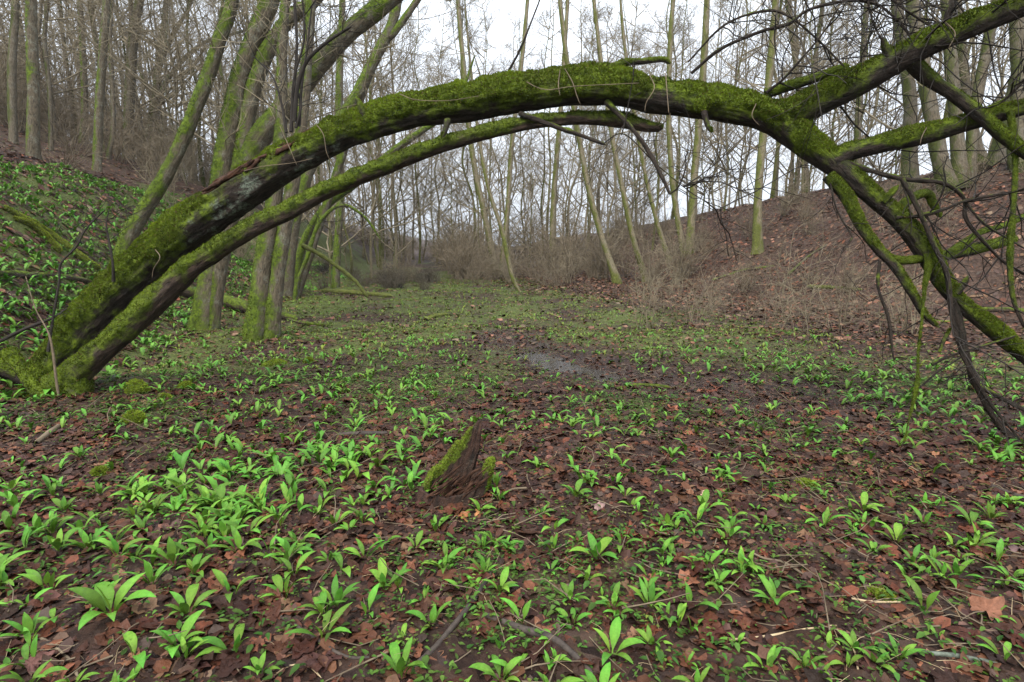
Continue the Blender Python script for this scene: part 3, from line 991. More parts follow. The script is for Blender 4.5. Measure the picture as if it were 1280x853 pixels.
# ------------------------------------------------------------------ traced trees
def traced_tree(name, label, stems, base, mat='mid', mdir=(-0.8, -0.2, 0.5), bias=-0.15, group=None, sides=16, flare=0.5, twigs=(1.6, 14, 0.7, 5), lean=0.0, top=5.0, tw='twig', fz=0, step=0.12, ridge=0.06, moss_foot=0.0, cat='tree', tr=(0.012, 0.006), lo=0.3, third=2, crown=True):
    """stems: list of [(px,py,half px)]; base: depth of the foot (its ground point is found under it)."""
    foot = None
    ts = []
    polys = []
    for q in stems:
        d0 = base if np.isscalar(base) else at(*base)[1] / ray(*base)[1]
        pts, r = [], []
        n_ = len(q)
        for i, (a, b_, w) in enumerate(q):
            d = d0 * (1 + lean * i / max(1, n_ - 1))
            pts.append(P(a, b_, d))
            r.append(w * d / F_PX * (0.66 if mat == 'far' else 0.78 if group == 'trees on the right bank' else 0.74))
        g = gz(pts[0][0], pts[0][1])
        if pts[0][2] > g + 0.15:
            k = pts[0] - (pts[1] - pts[0]) / max(0.2, (pts[1] - pts[0])[2]) * 0.5 * (pts[0][2] - g)
            pts.insert(0, np.array([k[0], k[1], gz(k[0], k[1]) - 0.12]))
            r.insert(0, r[0] * 1.12)
        else:
            pts[0] = np.array([pts[0][0], pts[0][1], g - 0.10])
        if foot is None:
            foot = np.array([pts[0][0], pts[0][1], gz(pts[0][0], pts[0][1])])
        if top:
            dr = pts[-1] - pts[-2]
            dr = dr / np.linalg.norm(dr)
            pts.append(pts[-1] + (dr * 0.6 + UP * 0.4) * top * 0.5)
            r.append(r[-1] * 0.7)
            pts.append(pts[-1] + (dr * 0.4 + UP * 0.6) * top * 0.5)
            r.append(r[-1] * 0.35)
        t = tube(np.array(pts), np.array(r), sides, step, 0.07, 0.4, mdir, bias, 0.008, rng.uniform(0, 50), ridge, flare)
        if moss_foot:
            hgt = t['V'][:, 2] - foot[2]
            t['moss'] = np.clip(t['moss'] + moss_foot * np.exp(-np.clip(hgt, 0, 9) / 0.35), 0, 1)
        ts.append(t)
        pl = t['p']
        polys.append(pl[np.linspace(0, len(pl) - 1, 16).astype(int)])
    root = thing(name, label, cat, foot, group)
    for t in ts:
        o = tube_obj('trunk', t, M[mat], root, foot)
        if fz:
            fuzz(t, fz, 0.03, o, foot, ((0.045, 0.065, 0.008), (0.13, 0.185, 0.016)), thr=0.6)
    if crown:
        v, f = spray(np.array(polys), twigs[0], twigs[1], twigs[2], twigs[3], tr[0], tr[1], lift=0.05, lo=lo, spread=0.72, third=third)
        obj('crown', make_mesh('crown', v - foot, f, M[tw]), root)
    return root


# left group behind the arch
traced_tree('tree', 'three-stemmed mossy tree just behind the low trunk of the arch', [
    [(252, 412, 17), (260, 360, 16), (270, 290, 16), (281, 199, 16), (302, 95, 15.5), (330, 21, 15), (345, -30, 14)],
    [(264, 410, 9), (276, 340, 10), (291, 250, 11), (304, 185, 12), (316, 117, 12), (339, 55, 11), (368, 19, 11), (400, -8, 10)],
    [(262, 412, 8), (276, 330, 12), (298, 235, 15), (322, 178, 18), (349, 143, 17), (386, 96, 16), (430, 47, 15), (486, 0, 14), (530, -40, 13)]],
    (255, 412), 'mid', (-0.85, 0.0, 0.5), -0.03, None, 28, 0.40, (1.7, 12, 0.8, 5), 0.02, 4.0, fz=5000, moss_foot=0.45, step=0.08, lo=0.3)
traced_tree('tree', 'pale double-trunked tree with moss at its foot, right of the three-stemmed tree', [
    [(319, 424, 19), (325, 370, 15.5), (333, 310, 14), (345, 237, 12), (352, 150, 9), (353, 60, 8), (357, -20, 7)],
    [(338, 425, 13), (344, 370, 11.5), (354, 300, 11), (366, 232, 11), (378, 150, 9), (385, 60, 8), (390, -20, 7)]],
    (326, 424), 'mid', (-0.95, 0.0, 0.15), -0.10, None, 26, 0.38, (1.5, 14, 0.8, 5), 0.03, 4.0, fz=3500, moss_foot=0.5, step=0.08, lo=0.3)
traced_tree('tree', 'slender trunk leaning right out of the garlic-covered left slope', [[(160, 300, 12), (178, 268, 11.5), (215, 205, 11), (255, 110, 10.5), (275, 50, 10), (292, -5, 9)]],
            9.2, 'mid', (-0.9, -0.3, 0.5), 0.06, None, 20, 0.4, (1.4, 9, 0.7, 4), 0.03, 4.0, fz=3500, step=0.08, lo=0.35)
traced_tree('tree', 'leaning forked tree rising behind the double-trunked tree into open sky', [
    [(356, 366, 11), (366, 290, 10), (382, 225, 10), (405, 175, 10), (440, 130, 10), (468, 75, 9), (490, 30, 8), (500, -20, 7)],
    [(468, 75, 6), (490, 45, 6), (515, 10, 5.5), (535, -25, 5)]], 15.5, 'mid', (-0.8, -0.1, 0.6), -0.02, None, 16, 0.4, (1.8, 14, 0.8, 5), 0.0, 4.0, lo=0.35)
traced_tree('tree', 'thin mossy tree bowed right behind the double-trunked tree', [
    [(366, 358, 7), (376, 315, 6.5), (389, 285, 6.5), (414, 252, 6.5), (450, 226, 6), (490, 190, 6), (530, 162, 5), (560, 140, 4)]],
    16.5, 'mid', (-0.5, -0.3, 0.8), 0.15, None, 12, 0.4, (1.3, 12, 0.6, 4), 0.0, 2.0, lo=0.4)
traced_tree('tree', 'thinnest bright-mossed stem curving over and down to a dark bend', [
    [(372, 352, 3.4), (384, 322, 3.2), (397, 283, 3), (415, 262, 2.8), (432, 257, 2.6), (446, 264, 2.2), (460, 276, 1.8), (476, 300, 1.2)]],
    15.0, 'mid', (-0.4, -0.3, 0.9), 0.05, None, 10, 0.3, (0.9, 9, 0.4, 3), 0.0, 0, lo=0.35, tw='twig_dark')
traced_tree('tree', 'upright greenish trunk glimpsed between the leaning stems at left', [[(420, 345, 6), (425, 240, 6), (424, 120, 6), (428, 0, 5)]], 19, 'mid', bias=0.05, sides=12, twigs=(1.8, 16, 0.8, 5))
# left hillside
for lab, q, d, mt in [
    ('grey trunk with green algae at the far left of the hillside wood', [(41, 188, 9), (42, 120, 8.5), (40, 50, 8), (38, -10, 7.5)], 13.5, 'mid'),
    ('straight two-tone trunk, mossy left and pale right, on the left hillside', [(122, 212, 6.5), (124, 140, 6.3), (129, 60, 6), (134, -10, 5.6)], 17, 'mid'),
    ('dark slim trunk beside the left edge of the picture', [(16, 178, 6), (15, 90, 6), (20, -10, 5)], 17, 'brownwood'),
    ('thin crooked trunk between the two thick grey hillside trunks', [(64, 190, 3.2), (62, 110, 3), (56, 50, 3), (60, -10, 2.5)], 18, 'brownwood'),
    ('broad pale beech trunk back on the hillside, forking high', [(160, 210, 8), (162, 120, 7.5), (168, 40, 7), (176, -10, 6)], 24, 'brownwood'),
    ('wide-crowned beech on the hillside, boughs spread against the sky', [(192, 230, 6), (194, 150, 6), (198, 80, 5), (206, 20, 4)], 30, 'brownwood'),
    ('straight thin trunk with ivy-green bark on the middle of the hillside', [(107, 225, 5), (106, 130, 5), (102, 30, 4)], 25, 'mid'),
    ('slim trunk just left of the leaning slope tree', [(140, 250, 3.5), (142, 150, 3.2), (138, 50, 3), (140, -10, 2.6)], 21, 'brownwood'),
]:
    beech = 'wide-crowned' in lab
    traced_tree('tree', lab, [q] + ([[(196, 130, 4), (220, 85, 3.4), (262, 50, 2.6), (310, 36, 1.6)], [(195, 140, 4), (172, 80, 3), (150, 30, 2.4), (140, -5, 1.6)], [(196, 100, 4), (214, 50, 3), (240, 0, 2.4)]] if beech else []),
                d, mt, (-0.9, -0.1, 0.1), -0.22, 'trees on the left hillside', 12, 0.4, (2.6, 22, 1.2, 6), 0.0, 5.0, lo=0.28, step=0.25, third=2)
# far stand behind the clearing, leaning mossy ones at the foot of the right bank
for lab, sts, d in [
    ('yellow-green leaning trunk at the foot of the right bank, first of a pair', [[(770, 348, 7), (755, 305, 5.6), (738, 245, 5.2), (727, 190, 5), (712, 100, 4.6), (700, 0, 4)]], 21),
    ('yellow-green leaning trunk at the foot of the right bank, second of a pair', [[(806, 345, 6), (792, 300, 5), (778, 235, 4.6), (766, 175, 4.5), (752, 80, 4), (742, -5, 3.6)]], 21),
    ('slim leaning stem just right of the yellow-green pair', [[(838, 333, 5), (822, 280, 4), (806, 215, 3.6), (795, 150, 3.4), (780, 50, 3)]], 22),
    ('tall twin-stemmed tree standing straight on the lower right bank', [[(862, 322, 8), (866, 250, 7), (874, 150, 6.6), (881, 60, 6), (884, -5, 5.4)], [(856, 322, 6), (842, 240, 5), (836, 150, 5), (838, 50, 4.4), (842, -5, 4)]], 22),
    ('straight trunk with moss skirt standing out on the open right bank', [[(947, 312, 9), (948, 240, 7.2), (956, 150, 6.8), (965, 60, 6.4), (970, -5, 6)]], 18),
    ('forked pale tree in the middle of the far stand', [[(622, 345, 7), (606, 270, 5.5), (590, 190, 5), (580, 90, 4.4), (572, -5, 4)], [(626, 345, 6), (634, 270, 4.6), (640, 180, 4.2), (652, 80, 4), (660, -5, 3.4)]], 25),
    ('crooked tree at the end of the meadow with a dark broken foot', [[(652, 372, 3), (640, 345, 4), (628, 290, 4), (612, 240, 3.6), (600, 180, 3.2)]], 17.5),
    ('olive trunk at the left end of the brown thicket', [[(690, 330, 6), (692, 250, 5), (700, 150, 4.6), (706, 60, 4), (710, -5, 3.6)]], 26),
]:
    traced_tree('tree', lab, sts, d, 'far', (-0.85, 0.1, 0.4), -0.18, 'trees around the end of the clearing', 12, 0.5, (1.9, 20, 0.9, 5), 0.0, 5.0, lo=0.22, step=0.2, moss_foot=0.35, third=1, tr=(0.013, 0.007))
# the clump on the right bank
for lab, sts, d in [
    ('thick outer trunk at the left of the big clump on the right bank', [[(1135, 268, 12), (1138, 200, 10), (1137, 120, 9), (1126, 40, 8), (1120, -10, 8)]], 16.5),
    ('many-stemmed mossy tree at the heart of the clump on the right bank', [[(1188, 284, 15), (1180, 220, 12), (1166, 150, 11), (1152, 70, 10), (1140, -5, 9)], [(1196, 284, 12), (1198, 200, 10), (1192, 110, 9), (1184, 20, 8)],
                                                                            [(1204, 284, 10), (1212, 200, 8), (1222, 120, 8), (1240, 30, 7)]], 14.5),
    ('stout mossy stem leaning right out of the right bank clump', [[(1222, 268, 14), (1240, 215, 12), (1258, 150, 10), (1275, 80, 9), (1292, -5, 8)]], 15),
    ('leaning trunk, hidden behind the arch limb, at the back of the clump', [[(1228, 262, 9), (1220, 180, 8), (1205, 90, 7), (1196, -5, 6.5)]], 18),
    ('dark upright trunk at the right edge behind the drooping branches', [[(1276, 290, 13), (1272, 200, 11), (1274, 100, 10), (1270, -5, 9)]], 14),
    ('straight grey trunk on the crest left of the clump', [[(1075, 246, 6), (1072, 170, 5), (1078, 80, 4.6), (1084, -5, 4)]], 24),
    ('fork-topped tree on the crest above the bare bank', [[(1008, 258, 5), (1004, 180, 4.6), (996, 90, 4), (984, -5, 4)], [(1003, 170, 3.6), (1018, 80, 3.2), (1030, -5, 3)]], 26),
]:
    traced_tree('tree', lab, sts, d, 'brownwood', (-0.9, 0.1, 0.2), -0.36, 'trees on the right bank', 16, 0.5, (1.9, 18, 0.9, 5), 0.0, 5.0, lo=0.25, step=0.15, moss_foot=0.35, third=1)


# ------------------------------------------------------------------ copied trees of the background
def proto_tree(name, h, r0, lean, first, nb, mat, mtw, bl=0.28):
    k = 9
    z = np.linspace(0, h, k)
    pts = np.stack([lean[0] * (z / h) ** 1.5 * h + 0.12 * rng.normal(0, 1, k) * (z > 0), lean[1] * (z / h) ** 1.5 * h + 0.12 * rng.normal(0, 1, k) * (z > 0), z - 0.15], -1)
    r = 0.78 * r0 * (1 - 0.85 * (z / h) ** 0.9)
    t = tube(pts, r, 9, 0.45, 0.08, 0.5, (-0.8, -0.1, 0.3), -0.28, 0.004, rng.uniform(0, 50), 0.05, 0.45)
    t['moss'] = np.clip(t['moss'] + 0.3 * np.exp(-np.clip(t['V'][:, 2], 0, 99) / 0.4), 0, 1)
    root = thing(name, 'x', 'tree', (0, 0, -50))
    tube_obj('trunk', t, M[mat], root, np.zeros(3))
    pl = t['p'][np.linspace(0, len(t['p']) - 1, 20).astype(int)][None]
    s, T = along(pl, nb, first, 0.99)
    hfrac = np.clip(s[:, 2] / h, 0, 1)
    dirs = side_dirs(T, 0.62)
    L = h * bl * (1.15 - hfrac) * (0.6 + 0.7 * rng.random(nb))
    b1 = grow(s, dirs, L, 8, 0.10, 0.06)
    parts = [thin_tubes(b1, np.full(nb, 0.022) + 0.02 * (1 - hfrac), np.full(nb, 0.006), 4)]
    s2, T2 = along(b1, 7, 0.15)
    b2 = grow(s2, side_dirs(T2, 0.6), np.repeat(L, 7) * (0.2 + 0.3 * rng.random(len(s2))), 5, 0.12, 0.05)
    parts.append(thin_tubes(b2, np.full(len(b2), 0.009), np.full(len(b2), 0.005), 3))
    s3, T3 = along(b2, 5, 0.15)
    b3 = grow(s3, side_dirs(T3, 0.6), 0.25 + 0.5 * rng.random(len(s3)), 3, 0.12, 0.03)
    parts.append(thin_tubes(b3, np.full(len(b3), 0.0055), np.full(len(b3), 0.003), 3))
    v, f = cat_mesh(parts)
    obj('crown', make_mesh('crown', v, f, M[mtw]), root)
    return root


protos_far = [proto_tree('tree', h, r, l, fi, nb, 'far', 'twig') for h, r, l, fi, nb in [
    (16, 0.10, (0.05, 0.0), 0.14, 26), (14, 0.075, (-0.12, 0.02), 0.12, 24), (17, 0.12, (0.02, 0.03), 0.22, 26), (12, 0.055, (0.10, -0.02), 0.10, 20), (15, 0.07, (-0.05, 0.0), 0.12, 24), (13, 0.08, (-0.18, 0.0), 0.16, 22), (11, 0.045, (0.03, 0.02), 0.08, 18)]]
protos_hill = [proto_tree('tree', h, r, l, fi, nb, 'brownwood', 'twig', 0.34) for h, r, l, fi, nb in [
    (18, 0.13, (0.02, 0.0), 0.08, 36), (16, 0.085, (-0.04, 0.02), 0.05, 34), (20, 0.15, (0.0, 0.03), 0.10, 38), (13, 0.055, (0.06, -0.02), 0.05, 32)]]
used = set()


def scatter_trees(protos, spots, name_fn, group):
    """spots (px, depth, scale): sorted by px so that the label can count from the left."""
    spots = sorted(spots, key=lambda s: s[0])
    for k, (px, d, sc) in enumerate(spots):
        x = (px - CX) / F_PX * d
        y = d * 1.0
        loc = (x, y, gz(x, y))
        pr = protos[int(rng.integers(len(protos)))]
        lab = name_fn(k + 1)
        if pr.name in used:
            copy_tree(pr, loc, rng.uniform(0, 6.28), sc, lab, group)
        else:
            used.add(pr.name)
            pr.location = loc
            pr.rotation_euler = (0, 0, rng.uniform(0, 6.28))
            pr.scale = (sc, sc, sc)
            pr['label'] = lab
            pr['group'] = group


scatter_trees(protos_far, [(px + rng.uniform(-7, 7), rng.uniform(27, 46), rng.uniform(0.8, 1.15)) for px in np.linspace(470, 800, 46)],
              lambda k: f'slim bare tree in the far stand behind the meadow, {ordinal(k)} from the left', 'slim trees of the far stand')
scatter_trees(protos_far, [(px + rng.uniform(-8, 8), rng.uniform(25, 42), rng.uniform(0.8, 1.2)) for px in np.linspace(790, 1100, 38)],
              lambda k: f'slim bare tree along the crest of the right bank, {ordinal(k)} from the left', 'slim trees along the bank crest')
scatter_trees(protos_far, [(px + rng.uniform(-8, 8), rng.uniform(18, 32), rng.uniform(0.8, 1.2)) for px in np.linspace(1100, 1330, 14)],
              lambda k: f'bare tree behind the clump on the right bank, {ordinal(k)} from the left', 'trees behind the right clump')
scatter_trees(protos_hill, [(px + rng.uniform(-9, 9), rng.uniform(20, 46), rng.uniform(0.75, 1.15)) for px in np.linspace(-40, 340, 36)],
              lambda k: f'brownish bare tree deep in the left hillside wood, {ordinal(k)} from the left', 'trees deep in the left hillside wood')
scatter_trees(protos_far, [(px + rng.uniform(-7, 7), rng.uniform(20, 40), rng.uniform(0.75, 1.1)) for px in np.linspace(340, 490, 20)],
              lambda k: f'greenish bare tree behind the leaning stems on the left, {ordinal(k)} from the left', 'trees behind the leaning stems')


# ------------------------------------------------------------------ far-off wood (one mass)
def far_wood():
    parts = []
    n_ = 280
    px = np.concatenate([rng.uniform(-250, 1560, 150), rng.uniform(-200, 440, 130)])
    d = rng.uniform(48, 120, n_)
    d[150:] = rng.uniform(42, 85, 130)
    gap = (px > 440) & (px < 600) & (rng.random(n_) < 0.6)
    px = np.where(gap, px + 900, px)
    left = px < 430
    x = (px - CX) / F_PX * d
    g = ground(x, d)
    h = rng.uniform(11, 19, n_) * np.where(left, 1.05, np.where(px < 760, 0.85, 0.75))
    base = np.stack([x, d, g - 0.3], -1)
    poly = grow(base, np.stack([rng.normal(0, 0.05, n_), rng.normal(0, 0.05, n_), np.ones(n_)], -1), h, 7, 0.025, 0.02)
    parts.append(thin_tubes(poly, rng.uniform(0.07, 0.15, n_), np.full(n_, 0.03), 4))
    s, T = along(poly, 14, 0.12)
    b1 = grow(s, side_dirs(T, 0.62), 1.2 + 2.6 * rng.random(len(s)), 4, 0.1, 0.06)
    parts.append(thin_tubes(b1, np.full(len(b1), 0.028), np.full(len(b1), 0.012), 3))
    s2, T2 = along(b1, 4, 0.15)
    b2 = grow(s2, side_dirs(T2, 0.6), 0.5 + 0.9 * rng.random(len(s2)), 3, 0.1, 0.04)
    parts.append(thin_tubes(b2, np.full(len(b2), 0.014), np.full(len(b2), 0.008), 3))
    v, f = cat_mesh(parts)
    tag(obj('far_wood', make_mesh('far_wood', v, f, M['twig'])), 'distant bare wood closing the valley behind the clearing', 'wood', kind='stuff')


far_wood()


# ------------------------------------------------------------------ shrubs
def proto_shrub(h, n_, spread, mat, dens=5, r0=0.008):
    az = rng.uniform(0, 6.28, n_)
    el = rng.uniform(0.15, 1.0, n_) ** 0.7 * spread
    d = np.stack([np.cos(az) * el, np.sin(az) * el, np.ones(n_)], -1)
    base = np.stack([rng.normal(0, 0.12, n_), rng.normal(0, 0.12, n_), np.full(n_, -0.08)], -1)
    st = grow(base, d, h * (0.5 + 0.6 * rng.random(n_)), 7, 0.12, 0.02)
    parts = [thin_tubes(st, np.full(n_, r0), np.full(n_, r0 * 0.4), 3)]
    s, T = along(st, dens, 0.15)
    b = grow(s, side_dirs(T, 0.65), h * (0.12 + 0.25 * rng.random(len(s))), 4, 0.15, 0.02)
    parts.append(thin_tubes(b, np.full(len(b), r0 * 0.5), np.full(len(b), r0 * 0.28), 3))
    s, T = along(b, 3, 0.15)
    b = grow(s, side_dirs(T, 0.65), h * (0.06 + 0.12 * rng.random(len(s))), 3, 0.22, 0.02)
    parts.append(thin_tubes(b, np.full(len(b), r0 * 0.32), np.full(len(b), r0 * 0.2), 3))
    v, f = cat_mesh(parts)
    return make_mesh('shrub', v, f, M[mat])


shr = [proto_shrub(2.4, 18, 0.75, 'brush', 5, 0.017), proto_shrub(1.8, 20, 1.0, 'brush', 5, 0.015), proto_shrub(1.4, 16, 1.1, 'brush', 5, 0.014), proto_shrub(2.8, 14, 0.55, 'twig', 6, 0.017)]
sprout = [proto_shrub(1.0, 4, 0.35, 'brush', 4, 0.006), proto_shrub(0.8, 3, 0.5, 'twig', 4, 0.006), proto_shrub(1.3, 3, 0.3, 'twig', 5, 0.007)]


def scatter_shrubs(meshes, spots, name, cat, fn, group):
    spots = sorted(spots, key=lambda s: s[0])
    for k, (px, d, sc) in enumerate(spots):
        x = (px - CX) / F_PX * d
        o = obj(name, meshes[int(rng.integers(len(meshes)))], None, (x, d, gz(x, d)))
        o.rotation_euler = (0, 0, rng.uniform(0, 6.28))
        o.scale = (sc, sc, sc * rng.uniform(0.8, 1.1))
        tag(o, fn(k + 1), cat, group)


scatter_shrubs(shr, [(rng.uniform(560, 800), rng.uniform(22, 36), rng.uniform(0.8, 1.4)) for _ in range(56)] + [(rng.uniform(470, 690), rng.uniform(20.5, 24), rng.uniform(0.4, 0.7)) for _ in range(18)], 'shrub', 'shrub',
               lambda k: f'brown leafless bush in the thicket at the meadow\'s far end, {ordinal(k)} from the left', 'bushes of the far thicket')
scatter_shrubs(shr, [(rng.uniform(330, 600), rng.uniform(30, 52), rng.uniform(0.7, 1.2)) for _ in range(40)], 'shrub', 'shrub',
               lambda k: f'hazy leafless bush on the rise beyond the meadow, {ordinal(k)} from the left', 'bushes on the far rise')
shr_dark = [proto_shrub(1.2, 24, 1.3, 'brownwood', 5, 0.015), proto_shrub(0.9, 24, 1.5, 'twig_dark', 5, 0.012)]
scatter_shrubs(shr_dark, [(rng.uniform(400, 555), rng.uniform(18.5, 23), rng.uniform(0.5, 0.85)) for _ in range(20)], 'shrub', 'shrub',
               lambda k: f'dark tangled bush at the left end of the meadow, {ordinal(k)} from the left', 'bushes at the left end of the meadow')
scatter_shrubs(shr, [(rng.uniform(690, 900), rng.uniform(19, 28), rng.uniform(0.5, 0.9)) for _ in range(24)], 'shrub', 'shrub',
               lambda k: f'brown bush on the lower slope of the right bank, {ordinal(k)} from the left', 'bushes on the right bank')
scatter_shrubs(shr, [(rng.uniform(-20, 330), rng.uniform(14.5, 28), rng.uniform(0.5, 1.0)) for _ in range(26)], 'shrub', 'shrub',
               lambda k: f'brown leafless bush under the left hillside trees, {ordinal(k)} from the left', 'bushes under the hillside trees')
shr_hill = [proto_shrub(3.2, 16, 0.55, 'twig', 6, 0.017), proto_shrub(2.6, 18, 0.7, 'brush', 6, 0.016), proto_shrub(3.8, 12, 0.4, 'brush', 7, 0.018)]
scatter_shrubs(shr_hill, [(rng.uniform(-20, 350), rng.uniform(21, 44), rng.uniform(0.8, 1.5)) for _ in range(70)], 'shrub', 'shrub',
               lambda k: f'tall brown thicket bush on the crest of the left hillside, {ordinal(k)} from the left', 'thicket on the left hillside crest')
scatter_shrubs(sprout, [(rng.uniform(790, 1180), rng.uniform(8.8, 17), rng.uniform(0.7, 1.5)) for _ in range(84)], 'sapling', 'sapling',
               lambda k: f'thin brown sapling on the leafy flat below the right bank, {ordinal(k)} from the left', 'saplings below the right bank')
scatter_shrubs(shr, [(rng.uniform(860, 1290), rng.uniform(13, 22), rng.uniform(0.35, 0.7)) for _ in range(24)], 'shrub', 'shrub',
               lambda k: f'low twiggy shrub scattered up the bare right bank, {ordinal(k)} from the left', 'low shrubs up the right bank')
scatter_shrubs(sprout, [(600, 12, 0.75), (735, 12.4, 0.7), (450, 12, 0.6), (880, 9.5, 0.7), (660, 13, 0.5), (540, 15, 0.6), (790, 15, 0.6)], 'sapling', 'sapling',
               lambda k: f'lone thin sapling standing in the open meadow, {ordinal(k)} from the left', 'saplings in the open meadow')


# ------------------------------------------------------------------ sapling twigs in front of the arch foot
def stick_thing(name, label, px, mat, cat='branch', group=None, sides=7, onground=False, sp_=None, moss=None, cnt=0):
    """px: (px,py,depth or None for the ground,half px)."""
    pts, r = [], []
    for a, b_, d, w in px:
        if d is None:
            q = at(a, b_)
            dd = to_px(q)[2]
            rr = w * dd / F_PX
            pts.append(np.array([q[0], q[1], gz(q[0], q[1]) + rr * 0.6]))
            r.append(rr)
        else:
            pts.append(P(a, b_, d))
            r.append(w * d / F_PX)
    foot = pts[0].copy()
    t = tube(np.array(pts), np.array(r), sides, max(0.02, np.mean(r) * 1.2), 0.15, 0.08, (0, -0.1, 1), -0.6 if moss is None else moss, 0.01 if moss is not None else 0, rng.uniform(0, 50), 0.08)
    root = thing(name, label, cat, foot, group)
    me = make_mesh('stem', t['V'] - foot, t['F'], M[mat], {'moss': t['moss'], 'tuv': t['tuv'], 'lichen': t['lichen']})
    o = obj('stem', me, root)
    if sp_:
        pl = t['p'][np.linspace(0, len(t['p']) - 1, 12).astype(int)][None]
        v, f = spray(pl, *sp_, lift=0.03, spread=0.6)
        obj('twig', make_mesh('twig', v - foot, f, M['twig_dark' if 'dark' in label else 'twig']), root)['kind'] = 'stuff'
    if cnt:
        fuzz(t, cnt, 0.022, o, foot, ((0.10, 0.13, 0.012), (0.28, 0.34, 0.04)))
    return root


stick_thing('sapling', 'pale bent twig stuck upright in the ground before the mossy arch foot', [(78, 520, 5.0, 1.7), (71, 480, 5.0, 1.6), (66, 440, 5.0, 1.4), (60, 415, 5.0, 1.1), (44, 385, 5.05, 0.8), (32, 345, 5.1, 0.6)], 'vine', 'sapling')
stick_thing('sapling', 'dark leafless sapling in front of the left slope', [(60, 440, 5.1, 1.8), (66, 400, 5.1, 1.5), (74, 352, 5.1, 1.4), (76, 330, 5.1, 1.3), (96, 308, 5.1, 1.1), (108, 286, 5.1, 0.9), (132, 262, 5.1, 0.6)], 'twig_dark', 'sapling', sp_=(0.55, 12, 0.25, 4, 0.0035, 0.002))
stick_thing('sapling', 'dark shoot growing from the mossy trunk near its foot', [(142, 352, 5.05, 2.2), (141, 330, 5.0, 1.5), (136, 300, 5.0, 1.3), (133, 282, 5.0, 1.1), (136, 262, 5.0, 0.7)], 'twig_dark', 'sapling', sp_=(0.35, 9, 0.18, 3, 0.003, 0.002))
stick_thing('branch', 'thin dark dead branch poking across the slope left of the arch foot', [(-10, 432, 5.3, 2), (30, 412, 5.3, 2.2), (65, 398, 5.3, 1.8), (85, 385, 5.4, 1)], 'twig_dark', 'branch')
for lab, px in [('tallest thin dark shoot rising from the top of the arch trunk', [(364, 165, 5.1, 2.4), (366, 120, 5.1, 2.0), (371, 60, 5.1, 1.8), (368, -10, 5.1, 1.6), (372, -80, 5.1, 1)]),
                ('thin dark shoot leaning left from the top of the arch trunk', [(358, 166, 5.12, 1.8), (352, 130, 5.14, 1.5), (340, 95, 5.15, 1.2), (316, 70, 5.15, 0.8)]),
                ('crooked dark shoot between the taller shoots on the arch trunk', [(370, 160, 5.06, 2.0), (376, 130, 5.05, 1.6), (368, 98, 5.04, 1.5), (380, 50, 5.02, 1.3), (378, -5, 5.0, 0.9)]),
                ('straight dark shoot just right of the tallest one on the arch', [(374, 158, 5.1, 1.8), (377, 110, 5.12, 1.5), (384, 60, 5.12, 1.2), (390, 5, 5.12, 0.9)])]:
    stick_thing('sapling', lab, px, 'twig_dark', 'sapling', 'shoots on top of the arch trunk', sp_=(0.6, 7, 0.3, 3, 0.004, 0.0022))
stick_thing('sapling', 'dark forked shoot reaching right from the top of the arch trunk', [(368, 152, 5.05, 2.6), (372, 110, 5.0, 2.4), (384, 76, 4.95, 2.4), (410, 52, 4.9, 2), (440, 33, 4.85, 1.2)], 'twig_dark', 'sapling', sp_=(0.5, 8, 0.2, 3, 0.004, 0.002))
stick_thing('branch', 'thin yellow-green branch slanting down behind the double-trunked tree', [(378, 307, 11.5, 2.6), (405, 322, 11.5, 2.6), (440, 348, 11.5, 2.4), (460, 372, 11.5, 2)], 'far', 'branch', moss=0.2)

# logs
for lab, px, mt, ms, cnt in [
    ('bright mossy log lying down the left slope, upper one', [(5, 262, None, 2.5), (35, 278, None, 3), (62, 296, None, 4.5), (92, 318, None, 4), (125, 340, None, 3.5)], 'far', 0.45, 8000),
    ('bright mossy log on the left slope, lower shorter one', [(18, 276, None, 2.5), (40, 284, None, 3.5), (62, 303, None, 4), (76, 318, None, 3.5)], 'far', 0.45, 6000),
    ('dark dead log lying across the left slope', [(-15, 345, None, 5), (40, 348, None, 4.5), (90, 352, None, 4), (120, 356, None, 2.5)], 'dead', -0.5, 0),
    ('rotten dark log behind the three-stemmed tree', [(205, 362, None, 6), (240, 372, None, 7), (282, 382, None, 8), (330, 395, None, 7), (372, 402, None, 4)], 'dead', -0.2, 600),
    ('mossy fallen pole in the grass at the far left of the meadow', [(405, 366, None, 3), (440, 368, None, 3), (490, 372, None, 2.5)], 'far', 0.2, 500),
    ('small mossy log lying in the meadow left of the lone sapling', [(532, 402, None, 2.5), (545, 397, None, 2.5), (560, 394, None, 1.6)], 'far', 0.3, 300),
    ('fallen mossy pole at the foot of the right bank', [(1010, 360, None, 2.2), (1050, 362, None, 2.2), (1078, 364, None, 1.6)], 'far', 0.2, 500),
    ('dark log half sunk at the right edge beyond the drooping branch', [(1195, 392, None, 3), (1240, 390, None, 3), (1300, 392, None, 3)], 'dead', -0.3, 0),
]:
    stick_thing('log', lab, px, mt, 'log', None, 12, moss=ms, cnt=cnt)

